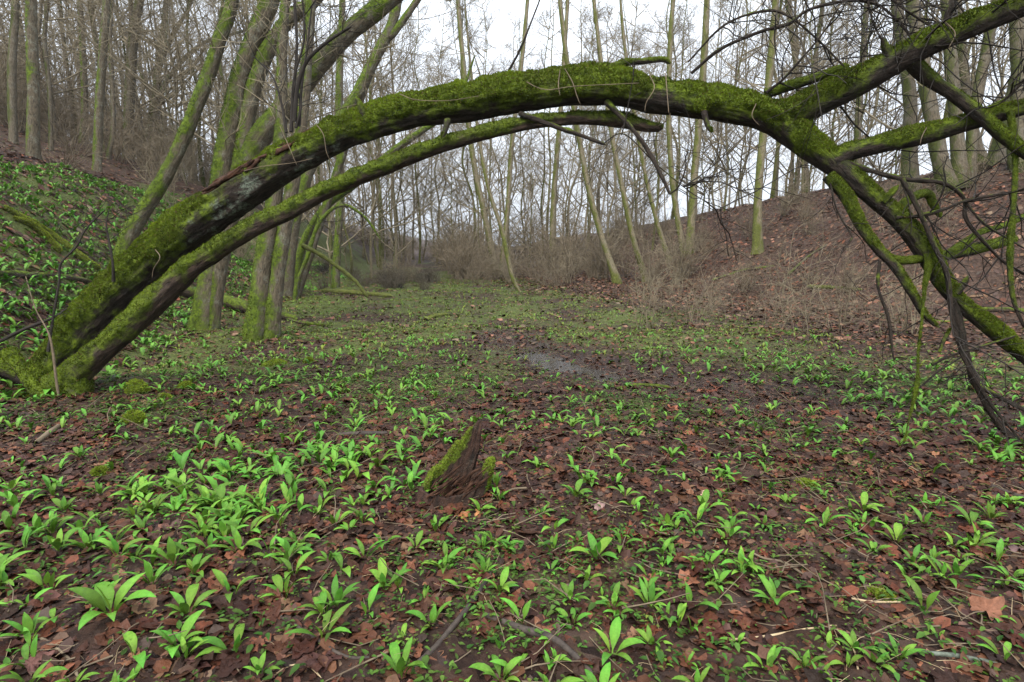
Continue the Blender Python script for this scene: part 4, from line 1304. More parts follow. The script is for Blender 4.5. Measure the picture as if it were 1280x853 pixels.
for lab, px, mt in [
    ('bare grey fallen branch lying up the right bank', [(985, 345, None, 1.6), (1010, 322, None, 1.4), (1035, 306, None, 1.0)], 'brownwood'),
    ('dark fallen branch across the middle of the right bank', [(890, 352, None, 1.6), (930, 340, None, 1.8), (968, 334, None, 1.2)], 'dead'),
    ('short dark stick on the leafy apron below the bank', [(930, 420, None, 1.8), (952, 418, None, 2), (975, 421, None, 1.4)], 'dead'),
    ('thin fallen branch at the far right of the leafy apron', [(1150, 400, None, 1.4), (1185, 404, None, 1.6), (1225, 399, None, 1.2)], 'dead'),
    ('dark branch lying in the meadow just beyond the muddy run', [(770, 488, None, 1.6), (800, 483, None, 1.8), (838, 486, None, 1.4)], 'dead'),
    ('dark dead branch on the left slope below the mossy logs', [(8, 388, None, 2), (45, 380, None, 2.2), (80, 372, None, 1.4)], 'dead'),
    ('fallen stick between the double-trunked tree and the meadow', [(352, 398, None, 2), (380, 406, None, 2.4), (410, 408, None, 1.4)], 'dead'),
]:
    stick_thing('branch', lab, px, mt, 'branch', None, 7, moss=-0.3)

# sticks lying on the floor
for lab, px, mt in [
    ('black wet stick lying left of the rotten stump', [(424, 546, None, 3), (455, 545, None, 3.4), (487, 544, None, 2.6)], 'stick'),
    ('long dark stick slanting to the bottom edge, left of centre', [(612, 722, None, 3), (598, 748, None, 3.6), (570, 785, None, 4), (545, 815, None, 4), (515, 845, None, 4)], 'stick'),
    ('knobbly bark-covered stick near the bottom edge at centre', [(608, 775, None, 4), (650, 790, None, 5), (690, 805, None, 5.5), (715, 822, None, 5), (742, 848, None, 4)], 'stick'),
    ('thin dark stick among garlic in the lower left', [(352, 775, None, 2), (390, 800, None, 2.6), (430, 822, None, 2.6), (468, 828, None, 2)], 'stick'),
    ('lichen-spotted grey stick in the lower right corner', [(1152, 822, None, 2.6), (1190, 826, None, 3.4), (1215, 830, None, 3.4), (1248, 836, None, 2.2)], 'lichen_stick'),
    ('dark stick lying by the right edge beside garlic', [(1240, 612, None, 3), (1262, 620, None, 3), (1290, 628, None, 3)], 'stick'),
    ('pale broken wood piece below the arch foot', [(45, 556, None, 3), (62, 545, None, 4), (76, 534, None, 3)], 'vine'),
    ('pale straw stalk lying near the lower right, longest one', [(905, 802, None, 1.6), (960, 797, None, 1.6), (1000, 791, None, 1.5), (1046, 785, None, 1.3)], 'straw'),
    ('bent pale straw stalk pointing to the bottom edge', [(1046, 788, None, 1.4), (1062, 806, None, 1.5), (1070, 822, None, 1.5), (1073, 848, None, 1.4)], 'straw'),
    ('pale straw stalk lying under the single right-hand garlic tuft', [(1064, 752, None, 1.5), (1090, 754, None, 1.5), (1130, 754, None, 1.3)], 'straw'),
    ('thin bent brown twig in the middle right of the floor', [(932, 690, None, 1.4), (955, 700, None, 1.6), (980, 705, None, 1.6), (1018, 730, None, 1.3)], 'vine'),
    ('white broken twig end near the bottom left', [(340, 848, None, 0.9), (362, 836, None, 1.0), (386, 838, None, 1.1), (402, 850, None, 1.0)], 'straw'),
    ('curved reddish twig arching over leaves in the lower left', [(225, 782, None, 1.4), (240, 777, None, 1.6), (262, 776, None, 1.6), (300, 788, None, 1.3)], 'vine'),
    ('thin brown twig lying left of the big garlic cluster', [(36, 795, None, 2), (62, 808, None, 2), (88, 828, None, 2), (98, 850, None, 2)], 'vine'),
    ('small grey twig right of the rotten stump', [(632, 616, None, 1.6), (645, 613, None, 1.8), (662, 611, None, 1.4)], 'vine'),
    ('small dark twig near the left edge under the arch', [(0, 610, None, 2), (30, 606, None, 2), (55, 600, None, 1.5)], 'vine'),
]:
    stick_thing('stick' if 'straw' not in lab else 'straw_stalk', lab, px, mt, 'stick' if 'straw' not in lab else 'straw')


# ------------------------------------------------------------------ rotten stump
def build_stump():
    c = at(572, 618)
    c[2] = gz(c[0], c[1])
    root = thing('tree_stump', 'rotten hollow stump with a mossy spike, alone on the garlic floor', 'stump', c, sc=1.0)
    na, nh = 46, 15
    th = np.linspace(math.radians(60), math.radians(420), na)        # opening leaning to the viewer's right
    px_m = 3.4 / F_PX
    deg = np.degrees(th)
    hh = np.interp(deg, [60, 72, 88, 105, 125, 145, 165, 185, 205, 240, 280, 315, 340, 362, 385, 405, 420], [0.30, 0.45, 0.42, 0.33, 0.25, 0.18, 0.12, 0.08, 0.06, 0.05, 0.06, 0.09, 0.17, 0.25, 0.24, 0.17, 0.14])
    hh = 0.80 * hh * (1 + 0.22 * vnoise(np.stack([deg / 9, deg * 0, deg * 0], -1)))
    rx, ry = 0.17, 0.13
    Vo, Vi = [], []
    for k in range(nh):
        f = k / (nh - 1)
        z = hh * f - 0.05 * (1 - f)
        lean = np.stack([0.13 * (z / 0.4) + 0.02, 0.05 * z / 0.4], -1)
        rr = 1.12 - 0.25 * np.clip(z / 0.4, 0, 1)
        nz_ = 0.14 * fbm(np.stack([np.cos(th) * 3, np.sin(th) * 3, z * 3], -1), 3) + 0.07 * vnoise(np.stack([deg / 5, z * 4, z * 0], -1))
        x = np.cos(th) * rx * (rr + nz_) + lean[:, 0] - 0.05
        y = np.sin(th) * ry * (rr + nz_) + lean[:, 1]
        Vo.append(np.stack([x, y, z], -1))
        tk = 0.045 * (1 - 0.55 * f)
        Vi.append(np.stack([x - np.cos(th) * tk, y - np.sin(th) * tk, z - 0.004 * f], -1))
    Vo, Vi = np.array(Vo), np.array(Vi)
    V = np.vstack([Vo.reshape(-1, 3), Vi.reshape(-1, 3)])
    i = np.arange(na * nh).reshape(nh, na)
    o2 = na * nh
    Fq = [np.stack([i[:-1, :-1], i[:-1, 1:], i[1:, 1:], i[1:, :-1]], -1).reshape(-1, 4), np.stack([i[:-1, :-1] + o2, i[1:, :-1] + o2, i[1:, 1:] + o2, i[:-1, 1:] + o2], -1).reshape(-1, 4),
          np.stack([i[-1, :-1], i[-1, 1:], i[-1, 1:] + o2, i[-1, :-1] + o2], -1)]
    Fq = np.vstack(Fq)
    mo = np.zeros(len(V))
    ang = np.tile(deg, nh)
    zz = Vo.reshape(-1, 3)[:, 2]
    ff = np.repeat(np.linspace(0, 1, nh), na)
    band = np.exp(-((ang - 140) / 48) ** 4) + 0.85 * np.exp(-((ang - 365) / 26) ** 4)
    mo[:o2] = np.clip(1.15 * band * smooth((zz - 0.0) / 0.06), 0, 1)
    mo[o2:] = np.clip(1.1 * band * smooth((ff - 0.45) / 0.4), 0, 1)
    tuv = np.stack([V[:, 2], np.concatenate([np.tile(th, nh)] * 2) * 0.15, V[:, 0] * 0], -1)
    sm = bark_mat('stump_wood', (0.008, 0.005, 0.004), (0.060, 0.031, 0.020), 0.05, moss_a=(0.05, 0.075, 0.008), moss_b=(0.16, 0.22, 0.02), rough=0.9)
    o = obj('stump_wall', make_mesh('stump_wall', V, Fq, sm, {'moss': mo, 'tuv': tuv, 'lichen': mo * 0}), root)
    nr = np.vstack([np.tile(np.stack([np.cos(th), np.sin(th), th * 0 + 0.2], -1), (nh, 1))] * 2)
    fuzz(dict(V=V, F=Fq, moss=mo, nrm=nr), 9000, 0.013, o, np.zeros(3), thr=0.4)
    # splintered slabs fallen inside
    for k in range(44):
        a = rng.uniform(-0.9, 0.6)
        L, w = rng.uniform(0.08, 0.24), rng.uniform(0.004, 0.013)
        p0 = np.array([rng.uniform(-0.16, 0.08), rng.uniform(-0.13, 0.02), rng.uniform(-0.01, 0.05)])
        dr = unit(np.array([0.75, rng.uniform(-0.1, 0.25), 0.55 + rng.uniform(-0.35, 0.35)]))
        pts = np.array([p0, p0 + dr * L * 0.5 + rng.normal(0, 0.01, 3), p0 + dr * L])
        t = tube(pts, [w * 0.6, w, w * 0.2], 5, 0.03, 0.3, 0.04, (0, 0, 1), -0.5, 0, k * 3.3, 0.3)
        obj('splinter', make_mesh('splinter', t['V'], t['F'], M['rot']), root)


build_stump()


# ------------------------------------------------------------------ moss cushions
def cushion(px, py, w, h, label):
    c = at(px, py)
    d = to_px(c)[2]
    R = w * d / F_PX / 2
    nu, nv = 22, 9
    u = np.linspace(0, 2 * np.pi, nu, endpoint=False)
    vv = np.linspace(0, 1, nv)
    V = []
    for k in vv:
        rad = R * np.cos(k * math.pi / 2) + 0.001
        V.append(np.stack([np.cos(u) * rad, np.sin(u) * rad * 0.8, np.full(nu, h * d / F_PX * np.sin(k * math.pi / 2) - 0.015)], -1))
    V = np.array(V).reshape(-1, 3)
    nr = unit(V * np.array([1, 1, 2]))
    V = V + nr * (R * 0.14 * fbm(V / (R * 0.8) + px, 3))[:, None]
    i = np.arange(nu * nv).reshape(nv, nu)
    j = np.roll(i, -1, 1)
    Fq = np.stack([i[:-1], j[:-1], j[1:], i[1:]], -1).reshape(-1, 4)
    o = obj('moss_cushion', make_mesh('moss_cushion', V, Fq, M['arch'], {'moss': np.ones(len(V)), 'tuv': V, 'lichen': np.zeros(len(V))}), None, (c[0], c[1], gz(c[0], c[1])))
    tag(o, label, 'moss', 'moss cushions on the floor')
    fuzz(dict(V=V, F=Fq, moss=np.ones(len(V)), nrm=nr), 1800, 0.022, o, np.zeros(3), ((0.10, 0.14, 0.012), (0.26, 0.34, 0.03)))


for a in [(168, 528, 26, 16, 'round bright moss cushion below the arch foot, nearest of the three'), (171, 490, 26, 16, 'slanting moss cushion right of the arch foot'), (233, 486, 20, 8, 'flat moss cushion right of the slanting one'),
          (205, 498, 16, 6, 'low yellow moss cushion between the other cushions'), (343, 456, 30, 6, 'wide flat moss patch in front of the double-trunked tree'), (386, 453, 12, 6, 'tiny moss cushion right of the wide moss patch'),
          (124, 592, 18, 8, 'dark green moss cushion among garlic in the left foreground'), (1008, 605, 28, 5, 'low moss mat in the middle right of the floor'), (1100, 745, 30, 5, 'flat yellowish moss mat in the right foreground')]:
    cushion(*a)


# ------------------------------------------------------------------ single big dead leaves
def dead_leaf(name, label, px, py, size, col, lobes, rz, tilt=(0.2, 0.1)):
    c = at(px, py)
    n_ = 40
    a = np.linspace(0, 2 * np.pi, n_, endpoint=False)
    r = size * (0.50 + 0.50 * np.abs(np.cos(a * lobes / 2)) ** 1.5 + 0.05 * np.cos(11 * a)) * (0.75 + 0.25 * np.cos(a))
    ring = np.stack([r * np.cos(a), r * np.sin(a), 0.32 * r * np.sin(2 * a + 1) + 0.07 * size * np.cos(9 * a) + 0.08 * size * np.cos(5 * a + 2)], -1)
    mid = ring * 0.5
    mid[:, 2] = ring[:, 2] * 0.2
    V = np.vstack([[[0, 0, 0.0]], mid, ring])
    k = np.arange(n_)
    k2 = (k + 1) % n_
    Ft = np.stack([np.zeros(n_, int), 1 + k, 1 + k2], -1)
    Fq = np.stack([1 + k, 1 + n_ + k, 1 + n_ + k2, 1 + k2], -1)
    tint = np.tile(np.array([*col, 1.0]), (len(V), 1))
    tint[1:1 + n_, :3] *= (0.8 + 0.4 * rng.random((n_, 1)))
    tint[1 + n_:, :3] *= (0.7 + 0.5 * rng.random((n_, 1)))
    root = obj(name, make_mesh(name, V, [Ft, Fq], M['litter'], {'tint': tint}), None, (c[0], c[1], gz(c[0], c[1]) + size * 0.28))
    root.rotation_euler = (tilt[0], tilt[1], rz)
    tag(root, label, 'leaf')
    st = np.array([[-0.2 * size, 0, 0], [-0.9 * size, 0.05 * size, 0.02], [-1.4 * size, 0.2 * size, -0.01]])
    t = tube(st, [0.003, 0.0025, 0.002], 5, 0.02)
    obj('leaf_stalk', make_mesh('leaf_stalk', t['V'], t['F'], M['vine']), root)


for a in [('dead_leaf', 'large tan fallen maple leaf in the lower right corner', 1232, 774, 0.09, (0.16, 0.068, 0.038), 5, 0.4, (0.15, -0.1)),
          ('dead_leaf', 'orange-brown fallen leaf in front of the rotten stump, left one', 577, 650, 0.06, (0.22, 0.085, 0.035), 4, 1.0),
          ('dead_leaf', 'small bright orange leaf in front of the rotten stump, right one', 600, 647, 0.042, (0.34, 0.15, 0.06), 4, 2.2),
          ('dead_leaf', 'pinkish curled dead leaf in the middle of the floor', 745, 637, 0.05, (0.22, 0.14, 0.12), 3, 0.3),
          ('dead_leaf', 'red-brown fallen leaf near the small grey twig', 615, 622, 0.045, (0.17, 0.06, 0.03), 4, 1.7),
          ('dead_leaf', 'dark red curled leaf in the bottom left corner', 40, 838, 0.06, (0.10, 0.045, 0.035), 4, 0.8),
          ('dead_leaf', 'pale dry curled leaf right of centre', 880, 622, 0.045, (0.34, 0.22, 0.15), 3, 1.2),
          ('dead_leaf', 'red-brown leaf near the right edge below the bare bank', 1165, 570, 0.05, (0.22, 0.10, 0.05), 4, 0.2),
          ('dead_leaf', 'broad purplish dead leaf at the right edge', 1272, 690, 0.07, (0.11, 0.065, 0.06), 4, 2.0),
          ('dead_leaf', 'dark brown leaf fan in the bottom right foreground', 960, 822, 0.075, (0.10, 0.05, 0.032), 5, 2.6)]:
    dead_leaf(*a)


# ------------------------------------------------------------------ wild garlic
def leaf_shape(L, wd, up0, bend, twist=0.0, nseg=7, petiole=0.22, fold=0.25):
    """One lanceolate leaf growing from the origin along +x, rising by up0 (rad) and arching over."""
    t = np.linspace(0, 1, nseg + 1)
    ang = up0 - bend * t ** 1.3
    dx = np.cos(ang) * L / nseg
    dz = np.sin(ang) * L / nseg
    x = np.concatenate([[0], np.cumsum(dx)[:-1]])
    z = np.concatenate([[0], np.cumsum(dz)[:-1]])
    s = np.clip((t - petiole) / (1 - petiole), 0, 1)
    w = wd * 0.5 * (np.sin(np.pi * s ** 0.8) ** 0.85) + 0.0035 * (1 - t)
    w[-1] = 0.0006
    y = twist * t ** 2 * L * 0.3
    zz = fold * w
    nx, nzv = -np.sin(ang), np.cos(ang)
    mid = np.stack([x, y, z], -1)
    Lf = np.stack([x + nx * zz, y - w, z + nzv * zz], -1)
    Rt = np.stack([x + nx * zz, y + w, z + nzv * zz], -1)
    V = np.vstack([Lf, mid, Rt])
    n_ = nseg + 1
    i = np.arange(nseg)
    Fq = np.vstack([np.stack([i, i + 1, n_ + i + 1, n_ + i], -1), np.stack([n_ + i, n_ + i + 1, 2 * n_ + i + 1, 2 * n_ + i], -1)])
    tuv = np.stack([np.tile(t, 3) * L * 10, np.concatenate([-np.ones(n_), np.zeros(n_), np.ones(n_)]), np.zeros(3 * n_)], -1)
    g = np.tile(t, 3)
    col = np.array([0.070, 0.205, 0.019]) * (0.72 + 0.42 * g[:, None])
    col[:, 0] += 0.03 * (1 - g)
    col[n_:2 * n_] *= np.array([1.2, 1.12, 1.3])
    tint = np.hstack([col, np.ones((3 * n_, 1))])
    return V, Fq, tuv, tint


leaf_types = []
for k in range(9):
    L = rng.uniform(0.13, 0.20)
    leaf_types.append(leaf_shape(L, L * rng.uniform(0.175, 0.25), rng.uniform(0.95, 1.4), rng.uniform(0.9, 2.2), rng.uniform(-0.6, 0.6)))
leaf_types.append(leaf_shape(0.24, 0.068, 1.0, 1.7, 0.3))
leaf_types.append(leaf_shape(0.22, 0.060, 1.25, 1.2, -0.2))
leaf_types.append(leaf_shape(0.15, 0.040, 1.45, 0.35, 0.1))
leaf_types.append(leaf_shape(0.13, 0.038, 1.50, 0.5, -0.3))
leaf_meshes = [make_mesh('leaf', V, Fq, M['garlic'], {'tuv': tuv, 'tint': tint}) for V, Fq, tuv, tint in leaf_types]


def rotz(a):
    c, s_ = math.cos(a), math.sin(a)
    return np.array([[c, -s_, 0], [s_, c, 0], [0, 0, 1.0]])


designs = []
for k in range(12):
    n_ = int(rng.integers(3, 9))
    a0 = rng.uniform(0, 6.28)
    d = []
    for q in range(n_):
        lt = int(rng.integers(9)) if q < n_ - 1 else int(rng.choice([11, 12, 2]))
        d.append((lt, a0 + q * 2.4 + rng.normal(0, 0.35), rng.uniform(0.75, 1.1), rng.uniform(0, 0.018)))
    designs.append(d)
big = [(9, 0.3, 1.1, 0.01), (10, 1.5, 1.05, 0.0), (9, 2.7, 1.0, 0.012), (10, 3.7, 1.1, 0.01), (9, 5.0, 0.95, 0.0), (11, 4.4, 1.3, 0.0), (3, 5.7, 1.0, 0.01)]


def joined_design(d, lod=False):
    Vs, Fs, U, T_, o_ = [], [], [], [], 0
    for lt, a, sc, off in d:
        V, Fq, tuv, tint = leaf_types[lt]
        q = (V * sc + np.array([off, 0, 0])) @ rotz(a).T
        Vs.append(q)
        Fs.append(Fq + o_)
        U.append(tuv)
        T_.append(tint * np.array([1, 1, 1, 1]))
        o_ += len(q)
    return np.vstack(Vs), np.vstack(Fs), np.vstack(U), np.vstack(T_)


joined = [joined_design(d) for d in designs]
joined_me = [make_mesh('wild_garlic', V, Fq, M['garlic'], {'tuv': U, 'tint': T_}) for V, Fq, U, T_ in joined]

# drifts: photo spots where the garlic stands thick (ground point, radius m, extra density)
DR = []
for px, py, rad, wgt in [(330, 590, 0.85, 1.0), (420, 595, 0.8, 1.0), (480, 570, 0.6, 0.8), (250, 570, 0.6, 0.7), (290, 640, 0.55, 1.0), (320, 690, 0.5, 1.0), (270, 680, 0.4, 0.8), (60, 690, 0.6, 0.65), (150, 690, 0.5, 0.55), (30, 740, 0.4, 0.6), (520, 545, 0.9, 0.55), (640, 540, 0.9, 0.35),
                         (880, 640, 0.8, 0.45), (800, 560, 1.0, 0.35), (960, 560, 0.8, 0.35), (1080, 640, 0.8, 0.45), (1190, 680, 0.7, 0.5), (1000, 690, 0.5, 0.35), (1130, 500, 1.3, 0.55), (1000, 480, 1.6, 0.5), (1230, 560, 0.9, 0.5),
                         (450, 500, 1.1, 0.35), (300, 480, 1.3, 0.4), (430, 440, 2.4, 0.4), (700, 520, 1.2, 0.3), (700, 700, 0.4, 0.25), (840, 790, 0.3, 0.3), (500, 690, 0.4, 0.25), (280, 800, 0.4, 0.35), (190, 820, 0.3, 0.3)]:
    q = at(px, py)
    DR.append((q[0], q[1], rad, wgt))


def garlic_density(x, y):
    g = 0.24 + 0.22 * np.clip(n2(x, y, 0.7, 2, 6.0), -1, 1)
    for cx, cy, r_, w in DR:
        g = np.maximum(g, w * np.exp(-(((x - cx) ** 2 + (y - cy) ** 2) / r_ ** 2)) * (0.75 + 0.5 * n2(x, y, 0.35, 2, 8.0)))
    uL = toe_left(y) - x
    g = np.maximum(g, np.where((uL > 0.2) & (uL < 4.3) & (y < 17), 1.0 * (0.85 + 0.75 * n2(x, y, 0.8, 2, 7.0)), 0))
    g = np.maximum(g, np.where((uL > -2.5) & (uL < 2) & (y > 8), 0.40 * (0.5 + 0.9 * n2(x, y, 0.9, 2, 7.5)), 0))
    far = smooth((y - 6) / 3) * (1 - smooth((y - 20) / 8))
    g = np.maximum(g, far * 0.62 * (0.22 + 1.0 * n2(x, y, 0.9, 2, 5.5)))
    vR = x - toe_right(y)
    g = g * (1 - smooth((vR + 5.6) / 2.6) * smooth((y - 6.4) / 1.4)) * (1 - np.exp(-(stream_dist(x, y) / 0.5) ** 2))
    g = np.where(uL > 4.4, 0, g)
    return np.clip(g, 0, 1)


MAXD = 125.0
cand = []
for y0, y1, nn_ in ((1.45, 8.0, 1.0), (8.0, 24.0, 0.75)):
    wid = 2 * (1.03 * y1 + 1.3)
    k = int(wid * (y1 - y0) * MAXD * nn_)
    x = rng.uniform(-wid / 2, wid / 2, k)
    y = rng.uniform(y0, y1, k)
    ok = (np.abs(x) < 1.03 * y + 1.3) & (rng.random(k) < garlic_density(x, y))
    cand.append(np.stack([x[ok], y[ok]], -1))
cand = np.vstack(cand)
cand = cand[np.hypot(cand[:, 0] + 0.32, cand[:, 1] - 3.55) > 0.27]
zz = ground(cand[:, 0], cand[:, 1])
prj = np.stack([cand[:, 0], cand[:, 1], zz], -1) - EYE
dep = prj @ FWD
ppx = CX + F_PX * prj[:, 0] / dep
ppy = CY - F_PX * (prj @ CUP) / dep
vis = (ppx > -10) & (ppx < 1290) & (ppy < 880)
# hero plants traced from the photo (px,py of the foot, scale, design)
heroes = [(140, 772, 0.82, 'big'), (405, 800, 0.95, 6), (294, 822, 0.95, 3), (300, 690, 1.1, 5), (235, 770, 1.0, 1), (128, 760, 0.8, 4), (765, 822, 1.0, 9), (745, 700, 0.62, 'big2'), (545, 665, 0.9, 7), (720, 622, 0.85, 2), (1155, 765, 0.95, 8), (1030, 660, 1.0, 5), (968, 760, 0.85, 2), (540, 785, 0.85, 10), (500, 845, 1.0, 7), (460, 770, 0.85, 11),
          (290, 745, 1.0, 6), (80, 640, 0.9, 1), (30, 690, 1.1, 5), (190, 730, 0.9, 4), (880, 640, 0.95, 3), (690, 690, 0.9, 11), (1215, 660, 1.0, 9), (1120, 680, 1.0, 10), (100, 572, 0.9, 1), (205, 528, 0.8, 3)]
hp = [at(a, b_) for a, b_, _, _ in heroes]
near_order = np.argsort(dep + np.where(vis, 0, 1000))
for q in hp:
    near_order = near_order[np.hypot(cand[near_order, 0] - q[0], cand[near_order, 1] - q[1]) > 0.13]
N_IND = 298 - len(heroes)
ind = near_order[:N_IND]
rest = near_order[N_IND:]
LM = [('rotten stump', 572, 618), ('tan maple leaf', 1232, 772), ('lichen-spotted grey stick', 1200, 828), ('longest straw stalk', 980, 795), ('knobbly bark-covered stick', 690, 805), ('long dark slanting stick', 575, 785), ('black wet stick', 455, 545),
      ('round bright moss cushion', 168, 526), ('foot of the arching trunk', 75, 500), ('dark green moss cushion', 124, 592), ('thin dark stick among garlic', 410, 812), ('red twig in the lower left', 262, 778), ('dark red corner leaf', 40, 838),
      ('pinkish curled leaf', 745, 637), ('pale dry leaf right of centre', 880, 622), ('thin bent brown twig', 975, 704), ('low moss mat', 1008, 605), ('yellowish moss mat', 1100, 745), ('dark stick by the right edge', 1262, 620), ('purplish leaf at the right edge', 1272, 690),
      ('pale wood piece below the arch', 62, 545), ('broadest garlic in the lower left', 140, 772), ('broad-leaved garlic right of centre', 745, 700), ('small dark twig at the left edge', 30, 606), ('white broken twig end', 380, 838)]
lm_xy = np.array([at(a, b_)[:2] for _, a, b_ in LM])
allp = [(*q[:2], s_, d_, (a, b_)) for (a, b_, s_, d_), q in zip(heroes, hp)] + [(cand[i, 0], cand[i, 1], float(rng.uniform(0.40, 0.82) * (1.0 if ppx[i] < 560 else 0.82)), int(rng.integers(12)), None) for i in ind]
buckets = {}
for k, pl in enumerate(allp):
    dd = np.hypot(lm_xy[:, 0] - pl[0], lm_xy[:, 1] - pl[1])
    if pl[3] in ('big', 'big2'):
        continue
    j = int(np.argmin(dd))
    buckets.setdefault(j, []).append((float(dd[j]), k))
allp = [(x, y, sc * (0.82 if h else 1.0) if d not in ('big', 'big2') else sc, d, h) for x, y, sc, d, h in allp]
allp = [(x, y, sc * (1 + 0.22 * max(w * math.exp(-((x - cx) ** 2 + (y - cy) ** 2) / r_ ** 2) for cx, cy, r_, w in DR)) if not h else sc, d, h) for x, y, sc, d, h in allp]
garlic_label = {}
for j, lst in buckets.items():
    for r_, (_, k) in enumerate(sorted(lst)):
        nl = len(designs[allp[k][3]])
        garlic_label[k] = f"wild garlic with {['two', 'three', 'four', 'five', 'six', 'seven', 'eight'][nl - 2]} leaves, {ordinal(r_ + 1)} nearest the {LM[j][0]}"
n_part = 0
for k, (x, y, sc, d_, hpx) in enumerate(allp):
    z = gz(x, y) - 0.006
    rz = rng.uniform(0, 6.28)
    if d_ == 'big':
        dsg, lab = big, 'broadest wild garlic plant with long drooping leaves in the lower left foreground'
    elif d_ == 'big2':
        dsg, lab = big, 'broad-leaved garlic plant standing alone right of the centre foreground'
    else:
        dsg, lab = designs[d_], garlic_label[k]
    dist = math.hypot(x, y)
    if dist < 3.3 or hpx:
        r = thing('wild_garlic', lab, 'plant', (x, y, z), 'wild garlic plants on the floor', rz, sc)
        for lt, a, s2, off in dsg:
            lf = obj('leaf', leaf_meshes[lt], r, (off * math.cos(a), off * math.sin(a), 0))
            lf.rotation_euler = (rng.normal(0, 0.06), rng.normal(0, 0.06), a)
            lf.scale = (s2, s2, s2)
    else:
        o = obj('wild_garlic', joined_me[d_], None, (x, y, z))
        o.rotation_euler = (rng.normal(0, 0.06), rng.normal(0, 0.06), rz)
        o.scale = (sc, sc, sc)
        tag(o, lab, 'plant', 'wild garlic plants on the floor')


def scatter_joined(name, protos_, xy, scales, mat, label, cat, flat_n=None, hue=0.25):
    """One stuff object from many small plants (protos_: V,F,tuv,tint)."""
    z = ground(xy[:, 0], xy[:, 1])
    pick = rng.integers(len(protos_), size=len(xy))
    Vs, Fs, Us, Ts, o_ = [], [], [], [], 0
    for k, (V, Fq, U, T_) in enumerate(protos_):
        s_ = np.where(pick == k)[0]
        if not len(s_):
            continue
        a = rng.uniform(0, 6.28, len(s_))
        c, s2 = np.cos(a), np.sin(a)
        R = np.zeros((len(s_), 3, 3))
        R[:, 0, 0], R[:, 0, 1], R[:, 1, 0], R[:, 1, 1], R[:, 2, 2] = c, -s2, s2, c, 1
        q = np.einsum('nij,vj->nvi', R, V) * scales[s_][:, None, None]
        if mat is M['litter']:                            # leaves lie along the slope
            e = 0.06
            gx = (ground_base(xy[s_, 0] + e, xy[s_, 1]) - ground_base(xy[s_, 0] - e, xy[s_, 1])) / (2 * e)
            gy = (ground_base(xy[s_, 0], xy[s_, 1] + e) - ground_base(xy[s_, 0], xy[s_, 1] - e)) / (2 * e)
            q[..., 2] += gx[:, None] * q[..., 0] + gy[:, None] * q[..., 1]
        q = q + np.stack([xy[s_, 0], xy[s_, 1], z[s_] - 0.004], -1)[:, None]
        Vs.append(q.reshape(-1, 3))
        Fs.append((Fq[None] + (np.arange(len(s_)) * len(V))[:, None, None]).reshape(-1, Fq.shape[1]) + o_)
        Us.append(np.tile(U, (len(s_), 1)))
        tt = np.repeat(T_[None], len(s_), 0)
        vv_ = 1 + hue * rng.uniform(-1, 1, (len(s_), 1, 1))
        tt[..., :3] = tt[..., :3] * vv_ * np.array([1, 1, 1])
        tt[..., 0:1] *= 1 + 0.25 * rng.uniform(-1, 1, (len(s_), 1, 1))
        Ts.append(tt.reshape(-1, 4))
        o_ += len(s_) * len(V)
    me = make_mesh(name, np.vstack(Vs), np.vstack(Fs), mat, {'tuv': np.vstack(Us), 'tint': np.vstack(Ts)})
    return tag(obj(name, me), label, cat, kind='stuff')


low_types = []
for k in range(8):
    L = rng.uniform(0.11, 0.17)
    low_types.append(leaf_shape(L, L * rng.uniform(0.20, 0.29), rng.uniform(0.8, 1.35), rng.uniform(0.8, 2.1), 0, nseg=3))


def low_plant():
    Vs, Fs, U, T_, o_ = [], [], [], [], 0
    for q in range(int(rng.integers(3, 6))):
        V, Fq, tuv, tint = low_types[int(rng.integers(8))]
        V = (V * rng.uniform(0.7, 1.1)) @ rotz(rng.uniform(0, 6.28)).T
        Vs.append(V)
        Fs.append(Fq + o_)
        U.append(tuv)
        T_.append(tint)
        o_ += len(V)
    return np.vstack(Vs), np.vstack(Fs), np.vstack(U), np.vstack(T_)


low = [low_plant() for _ in range(8)]
M['garlic_far'] = tint_mat('garlic_leaf_far', 0.5, 0.2, 0.16)
rxy = cand[rest]
olive = [(V, Fq, U, T_ * np.array([1.25, 0.78, 1.0, 1])) for V, Fq, U, T_ in low]
mid_scale = lambda rxy: rng.uniform(0.8, 1.6, len(rxy)) * np.interp(rxy[:, 1], [2.5, 5, 9], [0.55, 0.52, 0.44]) * (1 + 0.55 * np.max([w * np.exp(-((rxy[:, 0] - cx) ** 2 + (rxy[:, 1] - cy) ** 2) / r_ ** 2) for cx, cy, r_, w in DR], axis=0)) * np.where(rxy[:, 0] < toe_left(rxy[:, 1]) + 0.3, 1.75, 1.0)
far_m = (rxy[:, 1] + rng.uniform(-2.2, 2.2, len(rxy)) > 8.0) & (rxy[:, 0] > toe_left(rxy[:, 1]) + 0.3)
scatter_joined('garlic_drift', low, rxy[~far_m], mid_scale(rxy[~far_m]), M['garlic_far'], 'carpet of wild garlic spreading behind the nearest plants and up the left slope', 'plants')
scatter_joined('garlic_carpet', olive, rxy[far_m], mid_scale(rxy[far_m]), M['garlic_far'], 'fine duller carpet of young garlic over the far meadow', 'plants')


# ------------------------------------------------------------------ small herbs and litter
def round_leaf(r_, tilt):
    V = np.array([[-1.0, 0, 0], [-0.45, -0.62, 0.26], [0.35, -0.52, 0.24], [1.25, 0, -0.1], [0.35, 0.52, 0.24], [-0.45, 0.62, 0.26]]) * r_
    V = V * np.array([1, rng.uniform(0.7, 1.25), rng.uniform(0.3, 1.5)])
    V[:, 2] += tilt * V[:, 0] * 0.6 + 0.012
    return V


